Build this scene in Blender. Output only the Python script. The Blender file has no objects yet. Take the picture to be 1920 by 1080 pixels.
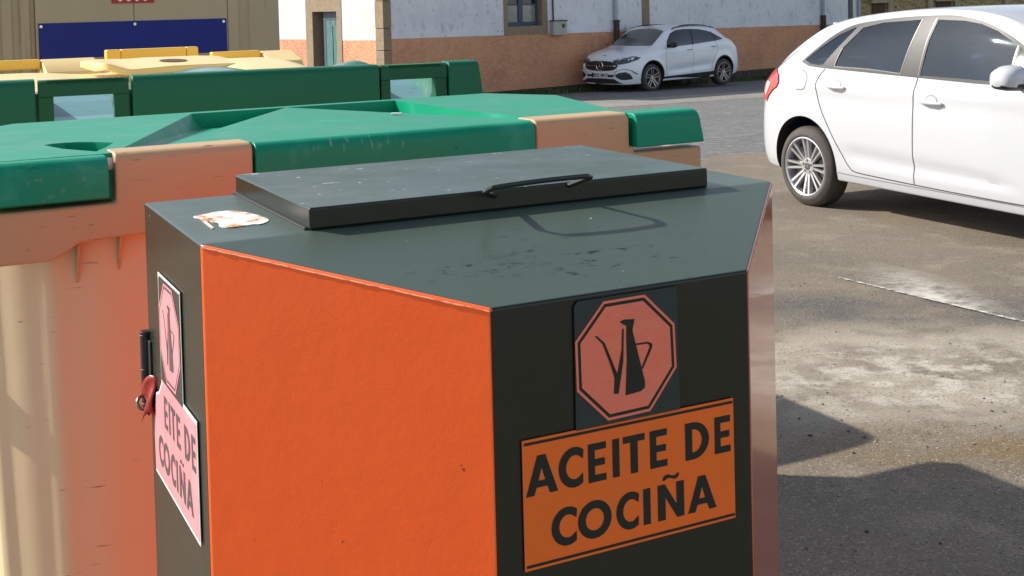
import bpy, bmesh, math, random
import numpy as np
from mathutils import Vector, Matrix, geometry
from mathutils.bvhtree import BVHTree
random.seed(4)
sc = bpy.context.scene
col = sc.collection
# ------------------------------------------------------------------ camera
F, PX, PY, CAMH = 2293.5, 960.0, 75.2, 1.6
PITCH, ROLL = .0291, -.0257
fw = np.array([0, math.cos(PITCH), -math.sin(PITCH)])
r0 = np.array([1., 0, 0]); u0 = np.cross(r0, fw)
RT = math.cos(ROLL)*r0+math.sin(ROLL)*u0
UP = -math.sin(ROLL)*r0+math.cos(ROLL)*u0
CP = np.array([0, 0, CAMH])
cam_d = bpy.data.cameras.new('camera'); cam = bpy.data.objects.new('camera', cam_d); col.objects.link(cam)
M = Matrix(((RT[0], UP[0], -fw[0], 0), (RT[1], UP[1], -fw[1], 0), (RT[2], UP[2], -fw[2], CAMH), (0, 0, 0, 1)))
cam.matrix_world = M
cam_d.sensor_width = 36; cam_d.lens = F/1920*36
cam_d.shift_y = -(540-PY)/1920
cam_d.clip_start = .05; cam_d.clip_end = 2000
sc.camera = cam
# ------------------------------------------------------------------ light
EL, AZ = math.radians(33.5), math.radians(-77)
sunv = Vector((math.sin(AZ)*math.cos(EL), math.cos(AZ)*math.cos(EL), math.sin(EL)))
w = bpy.data.worlds.new("World"); sc.world = w; w.use_nodes = True
nt = w.node_tree; bg = nt.nodes['Background']
sky = nt.nodes.new('ShaderNodeTexSky'); sky.sky_type = 'NISHITA'; sky.sun_disc = False
sky.sun_elevation = EL; sky.sun_rotation = AZ; sky.dust_density = 1.0; sky.air_density = .8
hs = nt.nodes.new('ShaderNodeHueSaturation'); hs.inputs['Saturation'].default_value = .62
nt.links.new(sky.outputs[0], hs.inputs['Color']); nt.links.new(hs.outputs[0], bg.inputs[0]); bg.inputs[1].default_value = .125
sd = bpy.data.lights.new('sun', 'SUN'); sd.energy = 4.2; sd.angle = math.radians(.55); sd.color = (1, .94, .84)
so = bpy.data.objects.new('sun', sd); col.objects.link(so); so.rotation_euler = sunv.to_track_quat('Z', 'Y').to_euler()
so.location = (0, 0, 20)
sc.view_settings.view_transform = 'Standard'; sc.view_settings.look = 'None'
sc.view_settings.exposure = .6; sc.view_settings.gamma = 1; sc.view_settings.use_curve_mapping = False
sc.render.engine = 'CYCLES'

# ------------------------------------------------------------------ helpers
def ray(x, y):
    return fw+(x-PX)/F*RT-(y-PY)/F*UP
class Fr:
    """a local frame: origin o, u = along, v = depth"""
    def __init__(s, o, th):
        s.o = np.array(o, float); s.th = th
        s.u = np.array([math.cos(th), math.sin(th), 0]); s.v = np.array([-math.sin(th), math.cos(th), 0])
        s.z = np.array([0, 0, 1.])
        s.M = Matrix(((s.u[0], s.v[0], 0, s.o[0]), (s.u[1], s.v[1], 0, s.o[1]), (0, 0, 1, s.o[2]), (0, 0, 0, 1)))
    def loc(s, P):
        d = P-s.o; return (float(d@s.u), float(d@s.v), float(d[2]))
    def w(s, a, b, z): return s.o+s.u*a+s.v*b+s.z*z
    def front(s, x, y, v=0):
        P0 = s.w(0, v, 0); d = ray(x, y); return s.loc(CP+d*(((P0-CP)@s.v)/(d@s.v)))
    def side(s, x, y, a=0):
        P0 = s.w(a, 0, 0); d = ray(x, y); return s.loc(CP+d*(((P0-CP)@s.u)/(d@s.u)))
GY, GZ = [4.5, 7.3, 9.9, 31, 300], [0, -.065, -.065, -.65, -7.6]
def gz(y): return float(np.interp(y, GY, GZ))
def tag(o, label=None, cat=None, group=None, kind=None):
    if label: o['label'] = label
    if cat: o['category'] = cat
    if group: o['group'] = group
    if kind: o['kind'] = kind
    return o
def empty(name, fr, label, cat, group=None):
    o = bpy.data.objects.new(name, None); col.objects.link(o); o.matrix_world = fr.M if isinstance(fr, Fr) else Matrix.Translation(fr)
    o.empty_display_size = .1
    return tag(o, label, cat, group)
def link(name, bm, mats, parent=None, smooth=False, bevel=0, bseg=2, angle=35, recalc=True):
    if recalc: bmesh.ops.recalc_face_normals(bm, faces=bm.faces[:])
    me = bpy.data.meshes.new(name); bm.to_mesh(me); bm.free()
    if not isinstance(mats, (list, tuple)): mats = [mats]
    for m in mats: me.materials.append(m)
    o = bpy.data.objects.new(name, me); col.objects.link(o)
    if parent is not None: o.parent = parent
    if smooth or bevel:
        for p in me.polygons: p.use_smooth = True
    if bevel:
        b = o.modifiers.new('bevel', 'BEVEL'); b.width = bevel; b.segments = bseg; b.limit_method = 'ANGLE'; b.angle_limit = math.radians(angle)
        b.harden_normals = True
    elif smooth:
        set_sharp(me, angle)
    return o
def set_sharp(me, angle):
    bm = bmesh.new(); bm.from_mesh(me)
    for e in bm.edges:
        if len(e.link_faces) == 2 and e.calc_face_angle(0) > math.radians(angle): e.smooth = False
    bm.to_mesh(me); bm.free()
def newbm(): return bmesh.new()
def box(bm, x0, x1, y0, y1, z0, z1, mi=0):
    vs = [bm.verts.new(p) for p in ((x0,y0,z0),(x1,y0,z0),(x1,y1,z0),(x0,y1,z0),(x0,y0,z1),(x1,y0,z1),(x1,y1,z1),(x0,y1,z1))]
    for f in ((0,3,2,1),(4,5,6,7),(0,1,5,4),(1,2,6,5),(2,3,7,6),(3,0,4,7)):
        bm.faces.new([vs[i] for i in f]).material_index = mi
def prism(bm, pts, fn, h0, h1, mi=0):
    """polygon pts swept between h0 and h1; fn(p,h)->xyz"""
    a = [bm.verts.new(fn(p, h0)) for p in pts]; b = [bm.verts.new(fn(p, h1)) for p in pts]
    n = len(pts)
    fs = [bm.faces.new(a[::-1]), bm.faces.new(b)]
    for i in range(n): fs.append(bm.faces.new((a[i], a[(i+1) % n], b[(i+1) % n], b[i])))
    for f in fs: f.material_index = mi
    return fs
def face(bm, pts, mi=0):
    f = bm.faces.new([bm.verts.new(p) for p in pts]); f.material_index = mi; return f
def tube(bm, pts, r, n=10, caps=True):
    pts = [Vector(p) for p in pts]; rings = []
    up = Vector((0, 0, 1))
    for i, p in enumerate(pts):
        d = (pts[min(i+1, len(pts)-1)]-pts[max(i-1, 0)]).normalized()
        ref = up if abs(d.dot(up)) < .95 else Vector((1, 0, 0))
        s = d.cross(ref).normalized(); t = s.cross(d)
        rr = r[i] if isinstance(r, (list, tuple)) else r
        rings.append([bm.verts.new(p+s*math.cos(k*2*math.pi/n)*rr+t*math.sin(k*2*math.pi/n)*rr) for k in range(n)])
    for a, b in zip(rings, rings[1:]):
        for k in range(n): bm.faces.new((a[k], a[(k+1) % n], b[(k+1) % n], b[k]))
    if caps: bm.faces.new(rings[0][::-1]); bm.faces.new(rings[-1])
def cyl(bm, c, r, h, axis='z', n=24, r2=None):
    r2 = r if r2 is None else r2; a = []; b = []
    for k in range(n):
        t = k*2*math.pi/n; cc, ss = math.cos(t), math.sin(t)
        for L, rr, hh in ((a, r, -h/2), (b, r2, h/2)):
            v = {'z': (cc*rr, ss*rr, hh), 'y': (cc*rr, hh, ss*rr), 'x': (hh, cc*rr, ss*rr)}[axis]
            L.append(bm.verts.new((c[0]+v[0], c[1]+v[1], c[2]+v[2])))
    bm.faces.new(a); bm.faces.new(b)
    for k in range(n): bm.faces.new((a[k], a[(k+1) % n], b[(k+1) % n], b[k]))
def catmull(pts, n=6, closed=False):
    out = []; m = len(pts); P = [np.array(p, float) for p in pts]
    rng = range(m if closed else m-1)
    for i in rng:
        p1, p2 = P[i], P[(i+1) % m]
        p0 = P[(i-1) % m] if (closed or i > 0) else 2*p1-p2
        p3 = P[(i+2) % m] if (closed or i < m-2) else 2*p2-p1
        for k in range(n):
            t = k/n
            out.append(.5*((2*p1)+(-p0+p2)*t+(2*p0-5*p1+4*p2-p3)*t*t+(-p0+3*p1-3*p2+p3)*t**3))
    if not closed: out.append(P[-1])
    return out
# ------------------------------------------------------------------ materials
def mat(name, c, rough=.5, metal=0, spots=(), bump=(), rvar=None, coat=0, spec=.5, aniso=None, coords='Object', alpha_noise=None):
    """spots: (scale, lo, hi, colour, (sx,sy,sz), detail) noise layers over the base colour;
       bump: (scale, strength, distance)"""
    m = bpy.data.materials.new(name); m.use_nodes = True
    N = m.node_tree.nodes; L = m.node_tree.links
    p = N['Principled BSDF']
    tc = N.new('ShaderNodeTexCoord')
    p.inputs['Roughness'].default_value = rough; p.inputs['Metallic'].default_value = metal
    p.inputs['Coat Weight'].default_value = coat; p.inputs['Coat Roughness'].default_value = .05
    p.inputs['Specular IOR Level'].default_value = spec
    rgb = N.new('ShaderNodeRGB'); rgb.outputs[0].default_value = (*c, 1)
    last = rgb.outputs[0]
    def noise(scale, st=(1, 1, 1), detail=6, kind='n'):
        mp = N.new('ShaderNodeMapping'); mp.inputs['Scale'].default_value = st
        L.new(tc.outputs[coords], mp.inputs['Vector'])
        if kind == 'v':
            t = N.new('ShaderNodeTexVoronoi'); t.inputs['Scale'].default_value = scale
            L.new(mp.outputs[0], t.inputs['Vector']); return t.outputs['Distance']
        t = N.new('ShaderNodeTexNoise'); t.inputs['Scale'].default_value = scale; t.inputs['Detail'].default_value = detail
        t.inputs['Roughness'].default_value = .62
        L.new(mp.outputs[0], t.inputs['Vector']); return t.outputs['Fac']
    def ramp(src, lo, hi):
        r = N.new('ShaderNodeMapRange'); r.inputs['From Min'].default_value = lo; r.inputs['From Max'].default_value = hi
        L.new(src, r.inputs['Value']); return r.outputs[0]
    def region(fac, reg):
        # reg = (centre, radii, softness): limits a layer to an ellipsoid in object space
        cx, rad, soft = reg
        mp = N.new('ShaderNodeMapping'); mp.vector_type = 'POINT'
        mp.inputs['Scale'].default_value = tuple(1/x for x in rad); mp.inputs['Location'].default_value = tuple(-a/b for a, b in zip(cx, rad))
        L.new(tc.outputs[coords], mp.inputs['Vector'])
        ln = N.new('ShaderNodeVectorMath'); ln.operation = 'LENGTH'; L.new(mp.outputs[0], ln.inputs[0])
        k = ramp(ln.outputs['Value'], 1, 1-soft)
        mu = N.new('ShaderNodeMath'); mu.operation = 'MULTIPLY'; L.new(fac, mu.inputs[0]); L.new(k, mu.inputs[1]); return mu.outputs[0]
    for s in spots:
        scale, lo, hi, cc = s[:4]; st = s[4] if len(s) > 4 and s[4] else (1, 1, 1)
        kind = s[6] if len(s) > 6 else 'n'
        f = ramp(noise(scale, st, s[5] if len(s) > 5 and s[5] else 6, kind), lo, hi)
        if len(s) > 7: f = region(f, s[7])
        mx = N.new('ShaderNodeMix'); mx.data_type = 'RGBA'
        L.new(f, mx.inputs['Factor']); L.new(last, mx.inputs[6]); mx.inputs[7].default_value = (*cc, 1)
        last = mx.outputs[2]
    L.new(last, p.inputs['Base Color'])
    if rvar:
        r = N.new('ShaderNodeMapRange'); r.inputs['To Min'].default_value = rvar[1]; r.inputs['To Max'].default_value = rvar[2]
        r.inputs['From Min'].default_value = .3; r.inputs['From Max'].default_value = .7
        L.new(noise(rvar[0]), r.inputs['Value']); L.new(r.outputs[0], p.inputs['Roughness'])
    prev = None
    for b in bump:
        bn = N.new('ShaderNodeBump'); bn.inputs['Strength'].default_value = b[1]; bn.inputs['Distance'].default_value = b[2]
        L.new(noise(b[0], b[3] if len(b) > 3 else (1, 1, 1), 5, b[4] if len(b) > 4 else 'n'), bn.inputs['Height'])
        if prev: L.new(prev, bn.inputs['Normal'])
        prev = bn.outputs[0]
    if prev: L.new(prev, p.inputs['Normal'])
    if alpha_noise:
        f = ramp(noise(alpha_noise[0], alpha_noise[3] if len(alpha_noise) > 3 else (1, 1, 1), 8), alpha_noise[1], alpha_noise[2])
        if len(alpha_noise) > 4: f = region(f, alpha_noise[4])
        L.new(f, p.inputs['Alpha'])
    return m
def glass_mat(name, tint, dens=.5):
    m = bpy.data.materials.new(name); m.use_nodes = True; N = m.node_tree.nodes; L = m.node_tree.links
    out = N['Material Output']; N.remove(N['Principled BSDF'])
    tr = N.new('ShaderNodeBsdfTransparent'); tr.inputs[0].default_value = (*tint, 1)
    gl = N.new('ShaderNodeBsdfGlossy'); gl.inputs['Roughness'].default_value = .02; gl.inputs[0].default_value = (.75, .88, 1, 1)
    fr = N.new('ShaderNodeFresnel'); fr.inputs[0].default_value = 1.6
    mx = N.new('ShaderNodeMixShader'); L.new(fr.outputs[0], mx.inputs[0]); L.new(tr.outputs[0], mx.inputs[1]); L.new(gl.outputs[0], mx.inputs[2])
    L.new(mx.outputs[0], out.inputs[0]); return m

H = 1.3414
m_oiltop = mat('sunlit_top_green_paint', (.056, .086, .062), .40, spots=[  # container top: sunlit sheen put into a lighter green than the sides
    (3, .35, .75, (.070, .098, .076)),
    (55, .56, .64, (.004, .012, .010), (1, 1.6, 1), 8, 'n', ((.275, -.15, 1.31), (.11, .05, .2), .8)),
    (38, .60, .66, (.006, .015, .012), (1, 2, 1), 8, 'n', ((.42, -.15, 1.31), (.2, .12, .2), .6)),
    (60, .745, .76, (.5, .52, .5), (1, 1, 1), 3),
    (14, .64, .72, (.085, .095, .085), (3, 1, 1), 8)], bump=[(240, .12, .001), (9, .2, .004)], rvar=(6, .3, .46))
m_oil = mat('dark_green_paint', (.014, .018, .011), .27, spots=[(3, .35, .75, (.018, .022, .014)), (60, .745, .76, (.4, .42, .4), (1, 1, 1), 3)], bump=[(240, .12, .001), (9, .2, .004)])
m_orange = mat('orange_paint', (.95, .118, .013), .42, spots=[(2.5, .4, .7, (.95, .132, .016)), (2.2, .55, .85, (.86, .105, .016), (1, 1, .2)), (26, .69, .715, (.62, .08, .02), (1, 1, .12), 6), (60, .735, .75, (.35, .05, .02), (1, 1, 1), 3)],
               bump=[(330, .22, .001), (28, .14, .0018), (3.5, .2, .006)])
m_orange_gloss = mat('shaded_gloss_orange_paint', (.56, .085, .028), .19, spots=[(3, .4, .7, (.5, .075, .03), (1, 1, .3)), (70, .70, .73, (.6, .5, .45), (1, 1, 1), 3)], bump=[(6, .15, .004), (160, .08, .001)], coat=.4)  # right chamfer: its shade put into a darker red-orange than the other faces
m_lip = mat('peach_highlight_paint', (.85, .33, .18), .5, spots=[(60, .5, .6, (.7, .16, .05), None, 4)])
m_lid = mat('sunlit_lid_paint', (.044, .074, .054), .40, spots=[
    (4, .4, .7, (.056, .086, .066)), (45, .70, .72, (.6, .6, .58), (1, 2.2, 1), 3),
    (30, .60, .66, (.32, .33, .32), (1, 1, 1), 8, 'n', ((.14, .30, 1.37), (.05, .14, .1), .6)),
    (7, .55, .66, (.2, .17, .1), (1, 1, 1), 5, 'n', ((.128, .06, 1.35), (.012, .12, .03), .6))], bump=[(200, .1, .001), (10, .2, .003)], rvar=(7, .28, .45))
m_black = mat('black_plastic', (.02, .021, .022), .45, bump=[(150, .1, .001)])
m_rustpatch = mat('rusty_white_patch', (.78, .77, .72), .6, spots=[
    (22, .50, .60, (.55, .24, .07), (1.6, 1, 1), 10), (60, .6, .66, (.2, .07, .03), None, 8)], bump=[(60, .5, .002)])
m_st_orange = mat('orange_vinyl', (.97, .17, .016), .3, spots=[(5, .4, .7, (.90, .17, .02)), (70, .70, .72, (.5, .3, .2), (1, 1, 1), 4)], bump=[(12, .12, .003)])
m_st_salmon = mat('faded_orange_vinyl', (.95, .22, .13), .28, spots=[(6, .4, .7, (.86, .22, .13)), (60, .68, .71, (.5, .3, .25), (1, 1, 1), 4)], bump=[(22, .7, .007), (40, .1, .002)])
m_st_pink = mat('sunlit_pink_vinyl', (.85, .27, .3), .38, spots=[(8, .45, .7, (.88, .34, .36))], bump=[(14, .3, .004)])
m_ink = mat('dark_green_ink', (.004, .014, .012), .3, bump=[(14, .2, .004)])
m_inkg = mat('grey_green_ink', (.07, .075, .085), .4)
m_paper = mat('white_paper', (.72, .72, .7), .6, bump=[(60, .4, .002)])
m_tape = mat('dark_teal_sticker', (.02, .04, .04), .22, spots=[(20, .6, .8, (.05, .08, .09))], bump=[(18, .5, .006)])
m_redpeel = mat('red_peeled_sticker', (.30, .018, .012), .3, bump=[(30, .4, .006)])
m_steel = mat('dull_steel', (.18, .18, .17), .4, .8)
m_green = mat('bright_green_plastic', spec=.3, c=(.0, .25, .13), rough=.33, spots=[
    (2.2, .35, .75, (.003, .29, .165)), (9, .56, .72, (.03, .33, .22), (1, 1, 1), 12), (34, .69, .72, (.0, .13, .085), (1, 2, 1), 6), (70, .60, .68, (.12, .3, .19), (1, 3, 1), 10, 'n', ((.09, -.01, 1.34), (.12, .06, .05), .5)),
    (60, .57, .67, (.25, .42, .3), (2, 1, .6), 10, 'n', ((.6, -.01, 1.36), (.13, .05, .02), .6)), (90, .73, .76, (.3, .5, .36), (1, 1, 1), 4)],
    bump=[(120, .12, .0012), (5, .2, .004)], rvar=(9, .3, .46))
m_green2 = mat('dark_green_plastic', spec=.3, c=(.008, .125, .062), rough=.33, spots=[(2.2, .35, .75, (.010, .14, .07)), (90, .72, .75, (.1, .2, .13), (1, 1, 1), 4)],
    bump=[(120, .12, .0012), (5, .2, .004)], rvar=(9, .34, .5))
m_green3 = mat('green_handle_plastic', spec=.3, c=(.008, .1, .04), rough=.45, bump=[(60, .5, .003, (6, 1, .3)), (9, .2, .003)])
m_tan = mat('tan_plastic', spec=.3, c=(.55, .36, .19), rough=.42, spots=[(2.5, .4, .75, (.5, .35, .21)), (30, .62, .70, (.25, .13, .08), (1, 1, 5), 10),
    (14, .64, .74, (.34, .2, .12), (.4, 1, 3), 10)], bump=[(150, .12, .001), (4, .25, .005)], rvar=(9, .36, .52))
m_cream = mat('cream_plastic', spec=.3, c=(.70, .54, .34), rough=.42, spots=[(1.5, .4, .75, (.66, .50, .30)), (22, .66, .74, (.3, .16, .1), (.5, 1, 5), 10)],
    bump=[(150, .1, .001), (3, .25, .006)], rvar=(9, .36, .52))
m_yellow = mat('yellow_plastic', (.95, .58, .08), .34, spots=[(3, .4, .7, (.95, .6, .09))], bump=[(120, .1, .001), (4, .2, .005)])
m_yellow2 = mat('sun_sheen_yellow_plastic', (.90, .66, .27), .36, spots=[(3, .4, .7, (.88, .68, .34))], bump=[(120, .1, .001), (4, .2, .005)])  # sun and sky sheen of the lid tops put into a paler yellow
m_beige = mat('beige_steel_paint', (.50, .40, .235), .5, spots=[(1.5, .4, .7, (.45, .36, .21)), (8, .6, .75, (.24, .19, .12), (1, 1, .15), 8)], bump=[(8, .2, .004)])
m_beige2 = mat('smooth_beige_paint', (.52, .415, .245), .45, spots=[(1.5, .4, .7, (.48, .385, .225))], bump=[(6, .15, .004)])
m_blue = mat('dark_blue_paint', spec=.3, c=(.006, .018, .20), rough=.4, spots=[(2, .4, .7, (.007, .02, .23))], bump=[(5, .2, .004)])
m_red = mat('red_sign', (.45, .02, .015), .4)
m_white = mat('white_print', (.8, .8, .78), .5)
m_stone = mat('granite_surround', (.30, .22, .135), .85, spots=[(5, .4, .65, (.24, .18, .12)), (24, .5, .7, (.36, .28, .19), None, 8), (11, .62, .72, (.12, .1, .08))], bump=[(20, .5, .02)])
m_lime = mat('blotched_limewash', (.80, .79, .80), .9, spots=[(1.3, .45, .70, (.68, .68, .70)), (5, .56, .70, (.45, .46, .51), (1, 1, .6), 10), (14, .60, .70, (.15, .16, .21), (1, 1, .7), 10)], bump=[(12, .5, .02)])
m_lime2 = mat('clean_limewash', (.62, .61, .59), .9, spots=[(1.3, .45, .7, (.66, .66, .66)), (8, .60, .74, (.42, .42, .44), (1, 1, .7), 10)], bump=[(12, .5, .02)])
m_terra = mat('terracotta_render', (.74, .36, .19), .95, spots=[(1.0, .42, .64, (.60, .28, .16)), (7, .45, .75, (.8, .44, .26), (1, 1, 1.6), 10), (16, .56, .72, (.42, .2, .12), (.6, .6, 2), 8)],
    bump=[(22, .9, .04, (.5, .5, 1.6))])
m_damp = mat('damp_wall_foot', (.10, .075, .05), .95, spots=[(8, .4, .6, (.05, .045, .03))], bump=[(14, .8, .04)])
m_woodg = mat('weathered_green_door', (.05, .17, .16), .6, spots=[(9, .5, .62, (.16, .24, .22), (2, 2, .25), 8), (3, .5, .7, (.015, .05, .055), (3, 3, .4))])
m_woodb = mat('blue_grey_window_paint', (.06, .085, .11), .6)
m_pane = mat('window_pane', (.25, .255, .24), .12, coat=.5, spots=[(3, .45, .6, (.32, .32, .3))])
m_brown = mat('brown_reveal', (.09, .045, .025), .8)
m_rustpipe = mat('rusty_iron', (.06, .035, .028), .7, spots=[(9, .5, .65, (.12, .045, .02))])
m_pipe = mat('painted_zinc', (.42, .44, .5), .5, spots=[(8, .5, .7, (.3, .32, .38))])
m_box = mat('grey_meter_box', (.42, .42, .36), .5, spots=[(6, .5, .7, (.36, .36, .3))])
m_rubble = mat('rubble_stone', (.36, .25, .13), .95, spots=[(4, .1, .3, (.44, .32, .17), (1, 1, 2), None, 'v'), (5, .12, .03, (.10, .07, .045), (1, 1, 2), None, 'v'), (9, .5, .65, (.2, .14, .08))], bump=[(4, 1, .1, (1, 1, 2), 'v')])
m_tile = mat('clay_roof_tiles', (.32, .12, .06), .9, spots=[(5, .4, .7, (.22, .09, .05))], bump=[(6, .6, .05, (4, .3, 1))])
m_carw = mat('white_car_paint', (.51, .53, .56), .28, coat=.8, spec=.5)
m_carw2 = mat('pearl_white_car_paint', (.87, .88, .90), .3, coat=.8)
m_glassd = mat('dark_tinted_glass', (.012, .017, .024), .06, spec=.8, coat=.4)
m_glassg = mat('green_grey_windscreen', (.05, .06, .05), .08, spec=.8, coat=.4)
SP = .3
m_trim = mat('grey_black_trim', (.030, .029, .032), .45)
m_gap = mat('panel_gap', (.06, .06, .06), .7)
m_gap2 = mat('shallow_panel_gap', (.20, .21, .22), .7)
m_seal = mat('bright_window_seal', (.20, .19, .18), .3, .6)
m_tyre = mat('tyre_rubber', (.055, .048, .045), .8, spots=[(8, .4, .7, (.08, .07, .06))], bump=[(40, .3, .004)])
m_well = mat('wheel_well', (.018, .017, .016), .9)
m_alloy = mat('silver_alloy', (.62, .62, .64), .28, .85)
m_alloyd = mat('dark_alloy', (.12, .12, .13), .35, .7)
m_alloyr = mat('polished_rose_alloy', (.42, .36, .36), .3, .85)
m_lampred = mat('red_tail_lens', (.52, .012, .02), .12, coat=.6, spots=[(14, .5, .7, (.4, .01, .02))])
m_lampw = mat('clear_lens', (.6, .42, .42), .15, coat=.6)
m_headl = mat('dark_headlight_lens', (.03, .04, .055), .08, coat=.8)
m_chrome = mat('chrome', (.75, .76, .78), .15, 1)
m_seat = mat('dark_blue_upholstery', (.022, .035, .07), .8)
m_int = mat('dark_interior', (.03, .05, .10), .8)
m_leaf = mat('foliage_green', (.05, .105, .025), .7, spots=[(3, .4, .65, (.09, .15, .035)), (2, .55, .7, (.02, .05, .015))])
m_bark = mat('bark', (.09, .06, .04), .9)
m_grass = mat('grass_green', (.10, .17, .035), .9, spots=[(1.5, .4, .65, (.15, .2, .05)), (.4, .45, .6, (.07, .12, .03))])
g_car = glass_mat('blue_tinted_car_glass', (.50, .75, .98))

# ------------------------------------------------------------------ ground
def sheet(name, pts, off, m, label=None, cell=None):
    bm = newbm(); face(bm, [(x, y, 0) for x, y in pts])
    for yk in GY[:4]: bmesh.ops.bisect_plane(bm, geom=bm.verts[:]+bm.edges[:]+bm.faces[:], plane_co=(0, yk, 0), plane_no=(0, 1, 0))
    for v in bm.verts: v.co.z = gz(v.co.y)+off
    bmesh.ops.triangulate(bm, faces=bm.faces[:])
    o = link(name, bm, m); return tag(o, label, None, None, 'structure')
def ground_mat(name, base, layers, bump, rough=.85):
    return mat(name, base, rough, spots=layers, bump=bump)
# direction of the parking line in the apron; object space = world
m_road = ground_mat('road_asphalt', (.15, .15, .148), [(.9, .4, .65, (.12, .12, .12), (1, .5, 1)), (10, .46, .62, (.23, .23, .22), (.5, 1.6, 1), 12), (26, .56, .68, (.34, .34, .32), None, 8), (16, .44, .34, (.05, .052, .054), (.5, 1.6, 1), 10)], [(20, .8, .03, (.5, 1.5, 1))])
m_apron = ground_mat('worn_apron', (.182, .148, .108), [
    (.55, .44, .56, (.148, .124, .094)), (4, .52, .66, (.235, .195, .145), (1, 1, 1), 12),
    (1.3, .38, .56, (.085, .08, .075), (1, 1, 1), 10, 'n', ((2.0, 6.35, 0), (1.7, .55, 2), .5)),
    (2.2, .38, .56, (.36, .315, .25), (1, 1, 1), 12, 'n', ((1.7, 5.25, 0), (1.8, 1.0, 2), .5)),
    (7, .48, .60, (.50, .455, .38), (1, 1, 1), 12, 'n', ((1.8, 5.1, 0), (1.5, .7, 2), .7)),
    (3, .40, .6, (.17, .115, .05), (1, 1, 1), 10, 'n', ((1.85, 4.25, 0), (1.0, .36, 2), .7)),
    (75, .53, .68, (.27, .225, .16), None, 8), (80, .43, .34, (.07, .055, .04), None, 8), (150, .62, .68, (.5, .45, .38), None, 3)],
    [(90, .5, .005), (16, .4, .01), (200, .4, .002)])
m_concrete = ground_mat('pale_gutter', (.27, .26, .23), [(3, .4, .6, (.20, .19, .17), (.3, 1, 1)), (20, .5, .6, (.34, .32, .28), None, 8), (6, .60, .64, (.05, .05, .045), (.2, 2, 1))], [(20, .7, .03)])
m_park = ground_mat('dark_parking_asphalt', (.075, .075, .08), [(3, .4, .6, (.055, .056, .06)), (20, .5, .65, (.11, .11, .11), None, 8)], [(20, .8, .04)])
m_soil = ground_mat('rough_soil', (.09, .07, .045), [(3, .4, .6, (.05, .045, .03)), (9, .5, .62, (.14, .12, .08)), (4, .55, .65, (.05, .07, .025))], [(9, 1, .1)])
tag(sheet('road', [(-150, -60), (200, -60), (200, 300), (-150, 300)], 0, m_road), 'grey coarse asphalt road beyond the worn apron')
d1 = Vector((math.cos(.46), math.sin(.46))); n1 = Vector((-d1.y, d1.x))
e0 = Vector((2.13, 13.72))
def strip(c, d, w0, w1, L0, L1):
    n = Vector((-d.y, d.x)); return [tuple(c+d*L0+n*w0), tuple(c+d*L1+n*w0), tuple(c+d*L1+n*w1), tuple(c+d*L0+n*w1)]
# apron with an uneven far edge
ed = [e0+d1*(t*.6)+n1*(.35*math.sin(t*.9)+.2*math.sin(t*2.3+1)-(.25)) for t in range(-40, 50)]
apo = [tuple(p) for p in ed]+[(40, -14), (-30, -14)]
sheet('apron', apo, .004, m_apron)
fd = Vector((math.cos(.7025), math.sin(.7025)))
gc = Vector((1.72, 28.4))
sheet('gutter', strip(Vector((3.59, 24.9)), Vector((math.cos(.58), math.sin(.58))), -.1, 2.1, -14, 20), .004, m_concrete)
# ------------------------------------------------------------------ white parking line (worn paint)
pl = Vector((.456, -.89)); ps = Vector((1.87, 7.14)); pn = Vector((.89, .456))
m_line = mat('worn_white_paint', (.62, .61, .58), .8, spots=[(30, .5, .62, (.34, .31, .27), None, 8)], bump=[(60, .5, .01)], alpha_noise=(22, .40, .56))
m_dust = mat('whitish_dust', (.58, .55, .49), .9, alpha_noise=(9, .30, .56, (1, 1, 1), ((2.24, 6.42, 0), (.31, 1.2, 3), .9)))
sheet('parking_line', [tuple(ps-pn*.0), tuple(ps+pl*6), tuple(ps+pl*6+pn*.06), tuple(ps+pn*.02)], .012, m_line)
sheet('dust_stain', [tuple(ps-pl*.6+pn*.01), tuple(ps+pl*4+pn*.01), tuple(ps+pl*4+pn*.7), tuple(ps-pl*.6+pn*.5)], .008, m_dust)

# ================================================================== OIL CONTAINER
W = .8
oil = Fr([-.4421*W, 1.6982*W, 0], .4657)
C1, DF, SD, DA = .2375, .2524, .0508, .3482
root = empty('oil_recycling_container', oil, 'dark green and orange steel used cooking oil container with chamfered corners in the foreground', 'recycling container')
bm = newbm()
Z0 = .06
top = {'A': (0, DA, H), 'B': (0, 0, H), 'C': (C1, -DF, H-SD), 'D': (W-C1, -DF, H-SD), 'E': (W, 0, H), 'G': (W, DA, H)}
tv = {k: bm.verts.new(v) for k, v in top.items()}; bv = {k: bm.verts.new((v[0], v[1], Z0)) for k, v in top.items()}
K = 'ABCDEG'
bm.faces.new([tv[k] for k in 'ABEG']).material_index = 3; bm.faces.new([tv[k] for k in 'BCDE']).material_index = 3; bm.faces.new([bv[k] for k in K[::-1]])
for i in range(6):
    a, b = K[i], K[(i+1) % 6]
    f = bm.faces.new((tv[a], bv[a], bv[b], tv[b]))
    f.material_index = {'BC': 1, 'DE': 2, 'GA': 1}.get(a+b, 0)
body = link('body', bm, [m_oil, m_orange, m_orange_gloss, m_oiltop], root, bevel=.0035, bseg=3, angle=5)
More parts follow.
